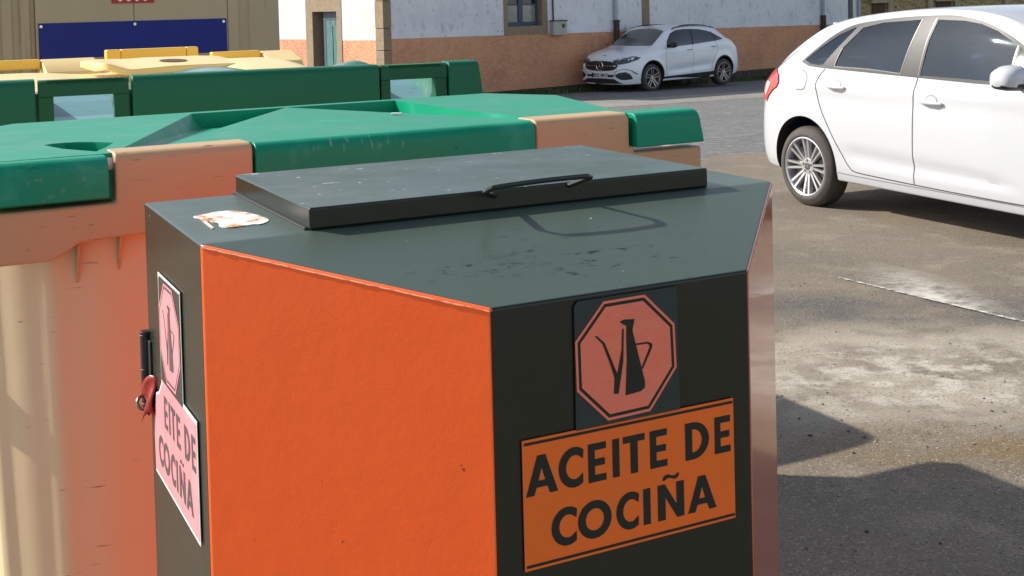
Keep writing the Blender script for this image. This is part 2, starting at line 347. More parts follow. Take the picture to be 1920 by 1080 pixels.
# paint lip on top of the orange faces, caught light put into its peach
bm = newbm()
def jit(a, b, n, s):
    a, b = Vector(a), Vector(b)
    return [a.lerp(b, i/n)+Vector((random.uniform(-s, s), random.uniform(-s, s), random.uniform(-s, s))) for i in range(n+1)]
nBC = Vector((-DF, -C1, 0)).normalized()
tube(bm, [p+nBC*.0002 for p in jit((.001, -.001, H-.0035), (C1-.001, -DF+.001, H-SD-.0035), 40, .0003)], .0010, 6)
nDE = Vector((DF, -C1, 0)).normalized()
link('paint_edge', bm, m_lip, root, smooth=True); bm = newbm()
tube(bm, [p+nDE*.0002 for p in jit((W-C1+.001, -DF+.001, H-SD-.0035), (W-.001, -.001, H-.0035), 40, .0003)], .0010, 6)
link('paint_edge', bm, m_lip, root, smooth=True)
# hinged inspection lid
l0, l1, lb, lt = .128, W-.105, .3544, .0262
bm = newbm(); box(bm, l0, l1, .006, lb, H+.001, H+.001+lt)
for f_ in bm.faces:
    if f_.calc_center_median().z < H+lt: f_.material_index = 1  # sides darker than the lid top: sun and shade put into the colours
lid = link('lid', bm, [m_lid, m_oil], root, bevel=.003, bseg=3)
bm = newbm(); box(bm, l0-.004, l1+.004, .014, lb+.002, H-.002, H+.0035)
link('lid_gasket', bm, m_black, root, bevel=.001)
bm = newbm()
z = H+.0235
hp = catmull([(.374, .012, z-.004), (.368, .004, z-.004), (.342, -.026, z+.006), (.339, -.031, z+.008), (.343, -.038, z+.012), (.352, -.042, z+.0145), (.41, -.0445, z+.017), (.468, -.043, z+.017), (.479, -.040, z+.016), (.485, -.034, z+.014), (.485, -.028, z+.012), (.476, .004, z), (.474, .012, z-.001)], 4)
tube(bm, hp, .0034, 10)
link('handle', bm, m_oil, lid, smooth=True)
# hinges and hasp on the left side face
bm = newbm()
cyl(bm, (-.004, .348, 1.113), .0078, .105, 'z', 16)
for zz in (1.16, 1.113, 1.066): cyl(bm, (-.004, .348, zz), .0086, .002, 'z', 16)
box(bm, -.003, .0, .325, .348, 1.07, 1.155)
link('hinge', bm, m_black, root, bevel=.001)
# rust patch on top, torn sticker remains
bm = newbm()
out = [(365,405),(385,401),(405,397),(430,395),(455,397),(478,402),(498,408),(502,414),(490,419),(468,421),(450,424),(425,426),(413,423),(408,418),(390,414),(372,409)]
pts = []
for x, y in out:
    d = ray(x, y); P = CP+d*((H+.0012-CAMH)/d[2]); l = oil.loc(P); pts.append((l[0]+random.uniform(-.001, .001), l[1]))
pts = [tuple(p) for p in catmull(pts, 4, True)]
prism(bm, pts, lambda p, h: (p[0]+random.uniform(-.0008, .0008), p[1]+random.uniform(-.001, .001), h), H+.0002, H+.0012)
strip2 = []
for x, y in ((377,412),(382,411),(402,427),(398,429)):
    d = ray(x, y); P = CP+d*((H+.001-CAMH)/d[2]); l = oil.loc(P); strip2.append((l[0], l[1]))
prism(bm, strip2, lambda p, h: (p[0], p[1], h), H+.0002, H+.001)
link('rust_patch', bm, m_rustpatch, root)
# ---- lettering
def glyph(ch):
    """bold geometric capitals: (width, [outline, holes...] polygons list), unit height"""
    s = .21
    def arc(cx, cy, r, a0, a1, n=14, ry=None): return [(cx+r*math.cos(math.radians(a0+(a1-a0)*i/n)), cy+(ry or r)*math.sin(math.radians(a0+(a1-a0)*i/n))) for i in range(n+1)]
    if ch == 'I': return s, [[[(0,0),(s,0),(s,1),(0,1)]]]
    if ch == 'E': return .56, [[[(0,0),(.56,0),(.56,.18),(s,.18),(s,.41),(.52,.41),(.52,.59),(s,.59),(s,.82),(.56,.82),(.56,1),(0,1)]]]
    if ch == 'T': return .62, [[[(.205,0),(.415,0),(.415,.82),(.62,.82),(.62,1),(0,1),(0,.82),(.205,.82)]]]
    if ch == 'A': return .86, [[[(0,0),(.22,0),(.285,.19),(.575,.19),(.64,0),(.86,0),(.54,1),(.32,1)],[(.34,.36),(.43,.68),(.52,.36)]]]
    if ch == 'N': return .72, [[[(0,0),(s,0),(s,.62),(.52,0),(.72,0),(.72,1),(.51,1),(.51,.38),(.20,1),(0,1)]]]
    if ch == '~': return .72, [[[(.14,1.10),(.20,1.10),(.27,1.15),(.36,1.14),(.46,1.09),(.53,1.10),(.58,1.16),(.60,1.24),(.54,1.24),(.47,1.19),(.38,1.21),(.29,1.26),(.2,1.24),(.15,1.18)]]]
    if ch == 'D': return .72, [[[(0,0)]+arc(.24,.5,.48,-90,90,18,.5)+[(0,1)], [(s,.19)]+arc(.24,.5,.26,-90,90,14,.31)+[(s,.81)]]]
    if ch == 'O': return .96, [[arc(.48,.5,.50,0,345,23,.52), arc(.48,.5,.27,0,342,19,.30)]]
    if ch == 'C':
        o = arc(.50,.5,.50,52,308,22,.52); i = arc(.52,.5,.28,312,48,18,.31)
        return .78, [[[(.78,.93)]+o+[(.78,.07),(.78,.32)]+i+[(.78,.68)]]]
def fill(bm, loops, fn, mi=0):
    vecs = [[Vector((p[0], p[1], 0)) for p in lp] for lp in loops]
    flat = [p for lp in loops for p in lp]
    vs = [bm.verts.new(fn(p)) for p in flat]
    for t in geometry.tessellate_polygon(vecs):
        try: bm.faces.new([vs[i] for i in t]).material_index = mi
        except ValueError: pass
def solid(bm, loops, fn0, fn1, mi=0):
    fill(bm, loops, fn1, mi)
    for lp in loops:
        a = [bm.verts.new(fn0(p)) for p in lp]; b = [bm.verts.new(fn1(p)) for p in lp]
        for i in range(len(lp)): bm.faces.new((a[i], a[(i+1) % len(lp)], b[(i+1) % len(lp)], b[i])).material_index = mi
L1 = list(zip('ACEITEDE', [(.0030,.0410),(.0420,.0715),(.0779,.1002),(.1081,.1168),(.1215,.1493),(.1558,.1782),(.2021,.2342),(.2418,.2636)]))
L2 = list(zip('COCINA', [(.0319,.0620),(.0645,.1046),(.1112,.1395),(.1457,.1550),(.1644,.1991),(.2040,.2425)]))
def put(bm, P, skip=()):
    """P(s,t,h) -> xyz on the sticker plane"""
    for i, (line, tb, hh) in enumerate(((L1, .0775, .0415), (L2, .0178, .0395))):
        for j, (ch, (s0, s1)) in enumerate(line):
            if (i, j) in skip: continue
            wd, polys = glyph(ch)
            for loops in polys: fill(bm, loops, lambda p: P(s0+p[0]/wd*(s1-s0), tb+p[1]*hh, .0012))
            if ch == 'N':
                for loops in glyph('~')[1]: fill(bm, loops, lambda p: P(s0+p[0]/wd*(s1-s0), tb+p[1]*hh, .0012))
def wavy(s, t): return .0007*math.sin(s*55+t*30)+.0005*math.sin(t*90-s*20)
def text_sticker(parent, P, mp, mi, w=.2685, h=.137, skip=(), border=False, outline=None):
    bm = newbm(); ol = outline or [(0,0),(w,0),(w,h),(0,h)]
    if border: solid(bm, [[(-.004,-.003),(w+.003,-.004),(w+.003,h+.004),(-.004,h+.004)] if not outline else [((s-w/2)*1.025+w/2, (t-h/2)*1.06+h/2) for s, t in ol]], lambda p: P(p[0], p[1], -.0005), lambda p: P(p[0], p[1], .0003))
    a = link('label_backing', bm, m_paper, parent) if border else (bm.free() or None)
    bm = newbm(); solid(bm, [ol], lambda p: P(p[0], p[1], 0), lambda p: P(p[0], p[1], .0008))
    st = link('text_sticker', bm, mp, parent)
    bm = newbm()
    put(bm, P, skip)
    if not border:
        for t0, t1 in ((.0028,.0058),(h-.0058,h-.0028)): face(bm, [P(.002,t0,.0012),P(w-.001,t0,.0012),P(w-.001,t1,.0012),P(.002,t1,.0012)])
    link('lettering', bm, mi, st)
    return st
OCT = [(.1012,.2691),(.1536,.2697),(.1913,.2326),(.1929,.1841),(.1574,.1415),(.1038,.1403),(.0663,.178),(.0655,.2306)]
JUG = {'body': [(.1286,.2324),(.1367,.2328),(.1511,.1755),(.1509,.1685),(.1455,.1654),(.1261,.1639),(.1285,.2008)],
 'neck': [(.1206,.2447),(.1265,.2462),(.1395,.245),(.1367,.2334),(.1349,.2312),(.1290,.2318),(.1288,.2393),(.124,.2418)],
 'spout': [(.0892,.2336),(.0926,.2331),(.1016,.2244),(.1163,.1892),(.1222,.2138),(.1235,.2360),(.1258,.2365),(.1243,.2015),(.1174,.1671),(.1115,.1681),(.1127,.1853),(.1063,.2043),(.0985,.2239)],
 'handle': [(.1391,.2182),(.1558,.2179),(.1615,.2152),(.1614,.211),(.1486,.1886),(.1473,.1912),(.1578,.2115),(.1572,.2146),(.1547,.2159),(.1391,.2164)]}
def sc_oct(k): 
    cx, cy = .1293, .2053; return [((x-cx)*k+cx, (y-cy)*k+cy) for x, y in OCT]
def oct_sticker(parent, P, back, fm, inkm, border=False):
    if border:
        bm = newbm(); solid(bm, [[(.061,.133),(.198,.133),(.198,.276),(.061,.276)]], lambda p: P(p[0], p[1], -.0005), lambda p: P(p[0], p[1], .0003)); link('label_backing', bm, m_paper, parent)
    bm = newbm()
    c = [(.0645,.136),(.1965,.136),(.1955,.2735),(.070,.2730),(.0655,.268)]
    solid(bm, [c], lambda p: P(p[0], p[1], 0), lambda p: P(p[0], p[1], .0008))
    st = link('octagon_sticker', bm, back, parent)
    bm = newbm()
    fill(bm, [sc_oct(1.0), sc_oct(.955)], lambda p: P(p[0], p[1], .0012)); fill(bm, [sc_oct(.90)], lambda p: P(p[0], p[1], .0012))
    link('octagon_face', bm, fm, st)
    bm = newbm()
    fill(bm, [sc_oct(.955), sc_oct(.90)], lambda p: P(p[0], p[1], .00125))
    for k, v in JUG.items(): fill(bm, [v], lambda p: P(p[0], p[1], .0016))
    link('oil_jug_symbol', bm, inkm, st)
Pf = lambda s, t, h: (.267+s, -DF-.0022-h, 1.012+t)
text_sticker(root, Pf, m_st_orange, m_ink)
oct_sticker(root, Pf, m_tape, m_st_salmon, m_ink)
# the same pair on the left side face, sunlight wash put into the pink (reads from back to front)
Pl = lambda s, t, h: (-.0022-h, .3115-s, .9885+t)
text_sticker(root, Pl, m_st_pink, m_inkg, skip=((0, 0), (0, 1)), border=True, outline=[(.006,0),(.2685,0),(.2685,.137),(.075,.137),(.045,.112),(.025,.105),(.004,.06)])
oct_sticker(root, Pl, m_tape, m_st_pink, m_inkg, border=True)
# peeled red corner with a padlock behind it
bm = newbm()
for i in range(9):
    for j in range(9):
        pass
G = []
for i in range(9):
    row = []
    for j in range(9):
        u_, w_ = i/8, j/8           # u along the face towards the back, w up
        yy = .298+.050*u_; zlo = 1.062-.018*u_+.006*math.sin(u_*9); zhi = 1.112-.028*u_**2+.004*math.sin(u_*7)
        row.append(Vector((-.0035-.010*math.sin(u_*3.0)*(1-.3*w_)-.004*math.sin(w_*5+u_*4), yy, zlo+(zhi-zlo)*w_)))
    G.append(row)
V = [[bm.verts.new(p) for p in r] for r in G]
for i in range(8):
    for j in range(8): bm.faces.new((V[i][j], V[i+1][j], V[i+1][j+1], V[i][j+1]))
pe = link('peeled_sticker', bm, m_redpeel, root, smooth=True)
md = pe.modifiers.new('thick', 'SOLIDIFY'); md.thickness = .0006
bm = newbm()
tube(bm, catmull([(-.004,.345,1.072),(-.014,.342,1.078),(-.020,.336,1.072),(-.016,.330,1.064),(-.006,.330,1.062)], 5), .0022, 8)
link('padlock_hasp', bm, m_steel, root, smooth=True)

# ================================================================== LARGE BINS
def rounded_bar(bm, a0, a1, prof, tap0=0, tap1=0):
    """prof: list of (v,z), closed loop swept along a; taps: extra width at lowest z"""
    zs = [p[1] for p in prof]; zl, zh = min(zs), max(zs)
    A = [bm.verts.new((a0-tap0*(zh-z)/(zh-zl), v, z)) for v, z in prof]
    B = [bm.verts.new((a1+tap1*(zh-z)/(zh-zl), v, z)) for v, z in prof]
    n = len(prof); bm.faces.new(A[::-1]); bm.faces.new(B)
    for i in range(n): bm.faces.new((A[i], A[(i+1) % n], B[(i+1) % n], B[i]))
def skirt_prof(zt, zb, v0=0., vb=.09, r=.02, lean=.0, t=None):
    pr = [(v0-lean, zb)]
    for k in range(7):
        a = math.pi-(math.pi/2)*k/6; pr.append((v0+r+r*math.cos(a), zt-r+r*math.sin(a)))
    pr += [(vb, zt)]
    if t: pr += [(vb, zt-t), (v0+t, zt-t-.004), (v0+t-lean, zb)]
    else: pr += [(vb, zb)]
    return pr
def body_loft(bm, secs, cs=(.2, .2), n=10, bulge=None):
    """secs: (a0,a1,v0,v1,z,radius)"""
    rings = []
    for a0, a1, v0, v1, z, R in secs:
        ring = []
        for cx, cy, st in ((a0+R, v0+R, 180), (a1-R, v0+R, 270), (a1-R, v1-R, 0), (a0+R, v1-R, 90)):
            for k in range(n+1):
                t = math.radians(st+90*k/n); rr = R
                if bulge: rr = R+bulge(math.degrees(t) % 360)
                ring.append(bm.verts.new((cx+rr*math.cos(t), cy+rr*math.sin(t), z)))
        rings.append(ring)
    for a, b in zip(rings, rings[1:]):
        m = len(a)
        for i in range(m): bm.faces.new((a[i], a[(i+1) % m], b[(i+1) % m], b[i]))
    bm.faces.new(rings[0][::-1]); bm.faces.new(rings[-1])
def castors(parent, a0, a1, v0, v1):
    for a in (a0, a1):
        for v in (v0, v1):
            bm = newbm(); cyl(bm, (a, v, .1), .1, .045, 'x', 20); box(bm, a-.04, a+.04, v-.05, v+.05, .17, .26)
            link('castor', bm, m_black, parent, bevel=.004)
# ---- near bin, seen from its hinge side
nb = Fr([-.81, 1.876, 0], .5)
root = empty('wheeled_bin', nb, 'large tan wheeled bin with bright turquoise green lid right behind the oil container', 'bin', 'large wheeled bins in a row')
ZT = 1.375
bm = newbm()
def bulge(t):
    if 180 < t < 270:
        q = t-180; return .008*math.exp(-((q-62)/5)**2)+.012*math.exp(-((q-22)/6)**2)
    return 0
body_loft(bm, [(.03,1.33,.06,.68,.26,.16), (.015,1.345,.05,.69,.6,.18), (.0,1.35,.045,.70,1.0,.19), (-.01,1.36,.04,.71,1.235,.2)], n=24, bulge=bulge)
link('body', bm, m_cream, root, smooth=True, angle=50)
# rim : ledge + face
bm = newbm()
low = [(-.0,1.214),(.085,1.213),(.105,1.222),(.13,1.237),(.17,1.240),(.42,1.243),(.97,1.243),(1.16,1.24),(1.25,1.215),(1.365,1.214)]
hi = [(1.365,1.297),(1.197,1.297),(1.197,1.31),(.188,1.31),(.188,1.297),(0,1.297)]
prism(bm, low+hi, lambda p, h: (p[0], h, p[1]), 0.0, .05)
box(bm, 0, 1.365, .05, .74, 1.235, 1.29)
link('rim', bm, m_tan, root, bevel=.006, bseg=3)
for a in (.131, .196, .42, .97, 1.16):
    bm = newbm(); prism(bm, [(.012,1.242),(.06,1.242),(.06,1.17),(.048,1.165)], lambda p, h: (h, p[0], p[1]), a-.002, a+.002)
    link('gusset', bm, m_tan, root, bevel=.001)
for a0, a1 in ((.188, .4155), (.9715, 1.186)):
    bm = newbm(); rounded_bar(bm, a0, a1, skirt_prof(ZT+.002, 1.2985, 0.0005, .075, .017))
    link('hinge_panel', bm, m_tan, root, bevel=.004, bseg=3, angle=50)
bm = newbm(); cyl(bm, (.68, .03, 1.358), .012, 1.26, 'x', 16)
link('hinge_rod', bm, m_white, root, smooth=True, angle=50)
# lid with sunken valleys
bm = newbm()
D = .034
def v3(p): return bm.verts.new((p[0], p[1], ZT+p[2]))
P = {k: v3(v) for k, v in dict(FL=(.175,.024,0), V0t=(.19,.024,0), P1=(.486,.70,0), P5=(.706,.703,0), P2=(.979,.703,0), F2=(1.0,.024,0), FR=(1.196,.024,0),
    BR1=(1.345,.553,0), BR=(1.25,.745,-.004), BL=(.12,.745,-.004), BL1=(-.03,.553,0),
    V0=(.215,.024,-.012), V1=(.51,.70,-D), VM=(.61,.701,-D), V2=(.979,.701,-D), G=(.25,.024,0), FF=(.985,.024,0)).items()}
def f(*k): bm.faces.new([P[i] for i in k])
# plateau left has a hand hole
hole = [(.112,.236),(.128,.249),(.150,.252),(.172,.244),(.195,.225),(.222,.190),(.20,.13),(.172,.07),(.130,.15)]
out = [(.175,.024),(.19,.024),(.486,.70),(.706,.703),(.979,.703),(1.25,.745),(.12,.745),(-.03,.553),(-.012,.03)]
def lf(p): return (p[0], p[1], ZT)
fill(bm, [out, hole], lf)
fill(bm, [[(.979,.703),(1.0,.024),(1.196,.024),(1.345,.553),(1.25,.745)]], lf)
f('V0t','V0','V1','P1'); f('P1','V1','VM','P5'); f('P5','VM','V2','P2')
f('V0','G','P5'); f('V0','P5','VM','V1') ; f('G','FF','P5'); f('FF','V2','P5'); f('FF','F2','P2','V2')
f('V0t','V0','G')
hb = []
for i, p in enumerate(hole):
    t = min(1, max(0, (p[1]-.07)/.12)); hb.append(bm.verts.new((p[0]+.004*(i < 5), p[1], ZT-.03*t-.0005)))
ht = [bm.verts.new((p[0], p[1], ZT)) for p in hole]
for i in range(len(hole)): bm.faces.new((ht[i], ht[(i+1) % 9], hb[(i+1) % 9], hb[i]))
for tri in geometry.tessellate_polygon([[v.co.copy() for v in hb]]): bm.faces.new([hb[i] for i in tri])
# sides
per = [(-.012,.03),(.175,.024),(1.196,.024),(1.345,.553),(1.25,.745),(.12,.745),(-.03,.553)]
for i in range(7):
    a, b = per[i], per[(i+1) % 7]; face(bm, [(a[0],a[1],ZT-.0005),(b[0],b[1],ZT-.0005),(b[0]*1.0+(.012 if b[0]>.7 else -.012),b[1],1.30),(a[0]+(.012 if a[0]>.7 else -.012),a[1],1.30)])
bmesh.ops.remove_doubles(bm, verts=bm.verts[:], dist=.0008)
lid = link('lid', bm, m_green, root)
for a0, a1, zb, t0, t1 in ((.4195,.9675,1.235,0,0), (0,.176,1.307,.012,0), (1.196,1.350,1.307,0,.014)):
    bm = newbm(); rounded_bar(bm, a0, a1, skirt_prof(ZT+(0.0005 if a0 > .3 else -.001), zb, -.004 if a0 > .3 and a0 < 1 else -.012, .060, .02), t0, t1)
    link('lid_flap', bm, m_green, lid, bevel=.003, bseg=2, angle=50)
for sa in (-1, 1):
    bm = newbm(); x0 = -.015 if sa < 0 else 1.365
    prism(bm, [(.27,1.10),(.43,1.10),(.40,1.02),(.30,1.02)], lambda p, h: (h, p[0], p[1]), x0, x0+sa*.03)
    cyl(bm, (x0+sa*.07, .32, 1.10), .028, .14, 'x', 20); cyl(bm, (x0+sa*.14, .32, 1.10), .045, .012, 'x', 20)
    link('side_bracket', bm, m_tan, root, bevel=.006)
castors(root, .3, 1.07, .2, .55)

bm = newbm(); prism(bm, [(0,0),(.022,.004),(.021,.0105),(-.001,.0075)], lambda p, h: (p[0], p[1], h), 0, .004)
o = link('paper_scrap', bm, m_white, None, bevel=.001); q = nb.w(.81, .33, ZT+.001); o.location = tuple(q); o.rotation_euler = (0, 0, -.35)
tag(o, 'small white paper scrap lying on the turquoise bin lid', 'litter')
# ---- middle bin, dark green lid with two handle openings
mb = Fr([-1.344, 3.1, 0], .4)
root = empty('wheeled_bin', mb, 'wheeled bin with dark green lid and open handles, between turquoise and yellow lids', 'bin', 'large wheeled bins in a row')
ZM = 1.434
m_grey_b = mat('sky_reflection_plastic', (.16, .33, .36), .2, spots=[(14, .6, .7, (.05, .12, .12), (1, 4, 1), 8)], bump=[(5, .3, .006)])
bm = newbm(); body_loft(bm, [(.16,1.21,.16,.92,.26,.12), (.055,1.315,.08,.90,1.0,.19), (.03,1.34,.06,.93,1.28,.2)], n=10)
link('body', bm, m_cream, root, smooth=True, angle=50)
bm = newbm(); box(bm, 0, 1.37, .03, .95, 1.24, 1.30); link('rim', bm, m_tan, root, bevel=.008)
# lid shell: low domes behind the front flaps
bm = newbm(); nx, ny = 60, 30; g = []
for i in range(nx+1):
    row = []
    for j in range(ny+1):
        a = .005+1.36*i/nx; v = .05+.96*j/ny
        t = math.sin(math.pi*min(1, j/ny*1.02))
        zz = ZM-.036-.05*(v-.05)+(.056*math.exp(-((a-.64)/.19)**2)+.056*math.exp(-((a-1.12)/.085)**2))*t**.8-.05*max(0, v-.8)
        if .150 < a < .332 or 1.066 < a < 1.228:
            q = min(1, max(0, (v-.32)/.2)); q = q*q*(3-2*q); zz = 1.29+(zz-1.29)*q
        row.append(bm.verts.new((a, v, zz)))
    g.append(row)
for i in range(nx):
    for j in range(ny): bm.faces.new((g[i][j], g[i+1][j], g[i+1][j+1], g[i][j+1]))
for i in range(nx):
    for j in (0, ny):
        a, b = g[i][j], g[i+1][j]; bm.faces.new((a, b, bm.verts.new((b.co.x, b.co.y, 1.27)), bm.verts.new((a.co.x, a.co.y, 1.27))))
for i in (0, nx):
    for j in range(ny):
        a, b = g[i][j], g[i][j+1]; bm.faces.new((a, b, bm.verts.new((b.co.x, b.co.y, 1.27)), bm.verts.new((a.co.x, a.co.y, 1.27))))
bmesh.ops.remove_doubles(bm, verts=bm.verts[:], dist=.0001)
m_green2b = mat('sky_sheen_green_plastic', (.07, .20, .14), .18, spots=[(7, .5, .6, (.16, .32, .26)), (2.2, .4, .7, (.05, .16, .11))], bump=[(6, .3, .006)])  # sky highlights on the domes put into the pale base and blotches
lid = link('lid', bm, m_green2b, root, smooth=True, angle=40)
for a0, a1, t0, t1 in ((.362,1.044,0,0), (-.004,.122,.01,0), (1.256,1.350,0,.016)):
    bm = newbm(); rounded_bar(bm, a0, a1, skirt_prof(ZM+.003, 1.315, 0, .07, .02), t0, t1)
    link('lid_flap', bm, m_green2, lid, bevel=.004, bseg=3, angle=50)
for a0, a1, h0, h1 in ((.129, .354, .166, .316), (1.050, 1.250, 1.078, 1.216)):
    bm = newbm()
    rounded_bar(bm, a0, a1, skirt_prof(ZM, 1.391, .004, .045, .016))
    box(bm, a0, h0, .006, .045, 1.315, 1.3905); box(bm, h1, a1, .006, .045, 1.315, 1.3905); box(bm, a0+.001, a1-.001, .007, .044, 1.30, 1.318)
    # ribs on the grip
    for k in range(int((a1-a0-.03)/.0055)):
        a = a0+.02+k*.0055; box(bm, a, a+.0028, .004, .03, ZM-.012, ZM+.0012)
    hd = link('handle', bm, m_green3, lid, bevel=.0015)
    bm = newbm(); prism(bm, [(.055,1.322),(.10,1.330),(.20,1.362),(.30,1.388),(.31,1.372),(.20,1.345),(.10,1.316)], lambda p, h: (h, p[0], p[1]), h0-.008, h1+.008); link('sky_reflection_plate', bm, m_grey_b, lid)  # added plate, the lid's sky reflection put into its pale blue
castors(root, .3, 1.07, .25, .85)

# ---- yellow lidded bin
yb = Fr([-1.86, 4.08, 0], .51)
root = empty('wheeled_bin', yb, 'large wheeled bin with yellow lid and raised centre hatch in front of the beige container', 'bin', 'large wheeled bins in a row')
bm = newbm(); body_loft(bm, [(.16,1.27,.16,.92,.26,.12), (.055,1.38,.08,1.02,1.0,.19), (.03,1.42,.06,1.05,1.28,.2)], n=10)
link('body', bm, m_cream, root, smooth=True, angle=50)
bm = newbm(); box(bm, 0, 1.45, .03, 1.07, 1.22, 1.28); link('rim', bm, m_tan, root, bevel=.008)
def yf(x, y, v): a, _, z = yb.front(x, y, v); return a, z
bm = newbm(); nx, ny = 70, 30; g = []
for i in range(nx+1):
    row = []
    for j in range(ny+1):
        a = .0+1.45*i/nx; v = .04+1.0*j/ny
        q = v
        dome = .060*math.exp(-((a-1.18)/.20)**4)*math.sin(math.pi*min(1, max(0, v*1.0)))**.7
        dome += .030*math.exp(-((a-.22)/.26)**4)*math.sin(math.pi*min(1, max(0, v)))**.7
        ed = min(a/.1, (1.45-a)/.12, 1)
        zz = 1.315+.045*q**.8+dome-.03*(1-ed)**2
        row.append(bm.verts.new((a, v, zz)))
    g.append(row)
for i in range(nx):
    for j in range(ny): bm.faces.new((g[i][j], g[i+1][j], g[i+1][j+1], g[i][j+1]))
for i in range(nx):
    for j in (0, ny):
        a, b = g[i][j], g[i+1][j]; bm.faces.new((a, b, bm.verts.new((b.co.x, b.co.y, 1.24)), bm.verts.new((a.co.x, a.co.y, 1.24))))
for i in (0, nx):
    for j in range(ny):
        a, b = g[i][j], g[i][j+1]; bm.faces.new((a, b, bm.verts.new((b.co.x, b.co.y, 1.24)), bm.verts.new((a.co.x, a.co.y, 1.24))))
bmesh.ops.remove_doubles(bm, verts=bm.verts[:], dist=.0001)
lid = link('lid', bm, m_yellow2, root, smooth=True, angle=45)
def ybox(name, x0, x1, yt, ybm, v, dv, m, par, bev=.006):
    a0, z1 = yf(x0, yt, v); a1, _ = yf(x1, yt, v); _, z0 = yf(x0, ybm, v)
    bm = newbm(); box(bm, a0, a1, v, v+dv, z0, z1); return link(name, bm, m, par, bevel=bev, bseg=3)
ybox('hinge_bar', -60, 76, 117, 136, 1.0, .05, m_yellow, lid)
ybox('hinge_bar', 398, 489, 98, 114, 1.0, .05, m_yellow, lid)
for x0, x1, y0, y1 in ((76,178,111,136), (489,548,95,116)):
    a0, z1 = yf(x0, y0, 1.02); a1, _ = yf(x1, y0, 1.02); _, z0 = yf(x0, y1, .95)
    bm = newbm(); prism(bm, [(1.03,z1),(1.05,z1-.02),(1.05,z0-.05),(.86,z0-.02),(.88,z0+.005)], lambda p, h: (h, p[0], p[1]), a0, a1); link('hinge_cover', bm, m_yellow2, lid, bevel=.006, bseg=3)
# raised frame with three segments
a0, z1 = yf(200, 94, 1.06); a1, _ = yf(372, 90, 1.06); _, z0 = yf(200, 112, 1.06)
for s0, s1 in ((0, .15), (.153, .865), (.868, 1)):
    bm = newbm(); box(bm, a0+(a1-a0)*s0, a0+(a1-a0)*s1, 1.06, 1.12, z0-.03, z1); link('lock_cover', bm, m_yellow, lid, bevel=.006, bseg=3)
# centre hatch: wavy slab
hatch = []
topl = [(165,121),(180,113),(215,110),(250,108),(300,104),(345,103),(395,100),(430,101),(447,106),(450,116)]
a_l, _ = yf(172, 118, .55); a_r, _ = yf(452, 112, .55)
bm = newbm(); nx, ny = 40, 8; g = []
for i in range(nx+1):
    t = i/nx; a = a_l+(a_r-a_l)*t
    zt = yf(172+280*t, 0, .55)[1]
    px = 172+280*t
    ymid = np.interp(px, [172,185,205,225,260,300,350,400,440,452], [124,119,126,131,128,124,121.5,119.5,119,117])
    _, zf = yf(px, ymid, .40)
    yb_ = np.interp(px, [172,200,260,300,350,400,440,452], [113,110,109,106,104.5,102.5,103,106])
    _, zb = yf(px, yb_, .82)
    rnd = .10*(1-min(1, t/.08))**2+.14*(1-min(1, (1-t)/.10))**2
    row = []
    for j in range(ny+1):
        s = j/ny; row.append((a, .40+rnd+(.82-.4-1.2*rnd)*s, zf+(zb-zf)*s))
    g.append(row)
T = [[bm.verts.new(p) for p in r] for r in g]; Bt = [[bm.verts.new((p[0], p[1]+.002, p[2]-.028)) for p in r] for r in g]
for S_ in (T, Bt):
    for i in range(nx):
        for j in range(ny): bm.faces.new((S_[i][j], S_[i+1][j], S_[i+1][j+1], S_[i][j+1]))
for i in range(nx):
    for j in (0, ny): bm.faces.new((T[i][j], T[i+1][j], Bt[i+1][j], Bt[i][j]))
for j in range(ny):
    for i in (0, nx): bm.faces.new((T[i][j], T[i][j+1], Bt[i][j+1], Bt[i][j]))
ht = link('hatch', bm, m_yellow2, lid, bevel=.006, bseg=2, angle=60)
a_h, z_h = yf(327, 114, .58)
bm = newbm()
ring = [(a_h+.055*math.cos(k*math.pi/8), .60+.07*math.sin(k*math.pi/8)) for k in range(16)]
fill(bm, [ring], lambda p: (p[0], p[1], np.interp(p[1], [.40, .82], [yf(327,122.5,.40)[1], yf(327,105.2,.82)[1]])+.0025))
link('hatch_hole', bm, m_brown, ht)
castors(root, .3, 1.15, .25, .85)

# ================================================================== BEIGE CONTAINER
co = Fr([-1.52, 8, gz(8)], .5); oz = -gz(8)
root = empty('collection_container', co, 'tall beige ribbed metal container with dark blue panel and red sign at the left', 'container')
bm = newbm()
# right ribbed flank and left corrugated flank as folded sheets
def folded(bm, a0, a1, pat, z0, z1, v0=0):
    pts = []; a = a0; i = 0
    while a < a1-.001:
        wd, dp = pat[i % len(pat)]; pts += [(a, v0+dp), (min(a+wd, a1), v0+dp)]; a += wd+.012; i += 1
    lo = [bm.verts.new((p[0], p[1], z0)) for p in pts]; hi = [bm.verts.new((p[0], p[1], z1)) for p in pts]
    for i in range(len(pts)-1): bm.faces.new((lo[i], lo[i+1], hi[i+1], hi[i]))
pat = [(.045, .0), (.03, .018), (.05, .004), (.03, .02)]
folded(bm, -3.2, -1.50, pat, .05, 2.0)
folded(bm, -.265, -.0, [(.06, .012), (.20, 0)], .05, 2.0)
box(bm, -3.2, -.002, .03, 1.6, .05, 2.0)
link('body', bm, m_beige, root)
bm = newbm(); box(bm, -1.496, -.9245, -.004, .02, .3, 1.96); box(bm, -.9215, -.341, -.004, .02, .3, 1.96)
box(bm, -.337, -.268, -.001, .02, .1, 1.98)
link('door_panel', bm, m_beige2, root, bevel=.003)
bm = newbm(); box(bm, -1.482, -.349, -.012, -.005, 1.345+oz, 1.559+oz)
bp = link('blue_panel', bm, m_blue, root, bevel=.002)
for x, y in ((76, 50), (252, 45), (418, 40)):
    a, _, z = co.front(x, y); bm = newbm(); cyl(bm, (a, -.015, z), .009, .006, 'y', 12); link('bolt', bm, m_chrome, bp)
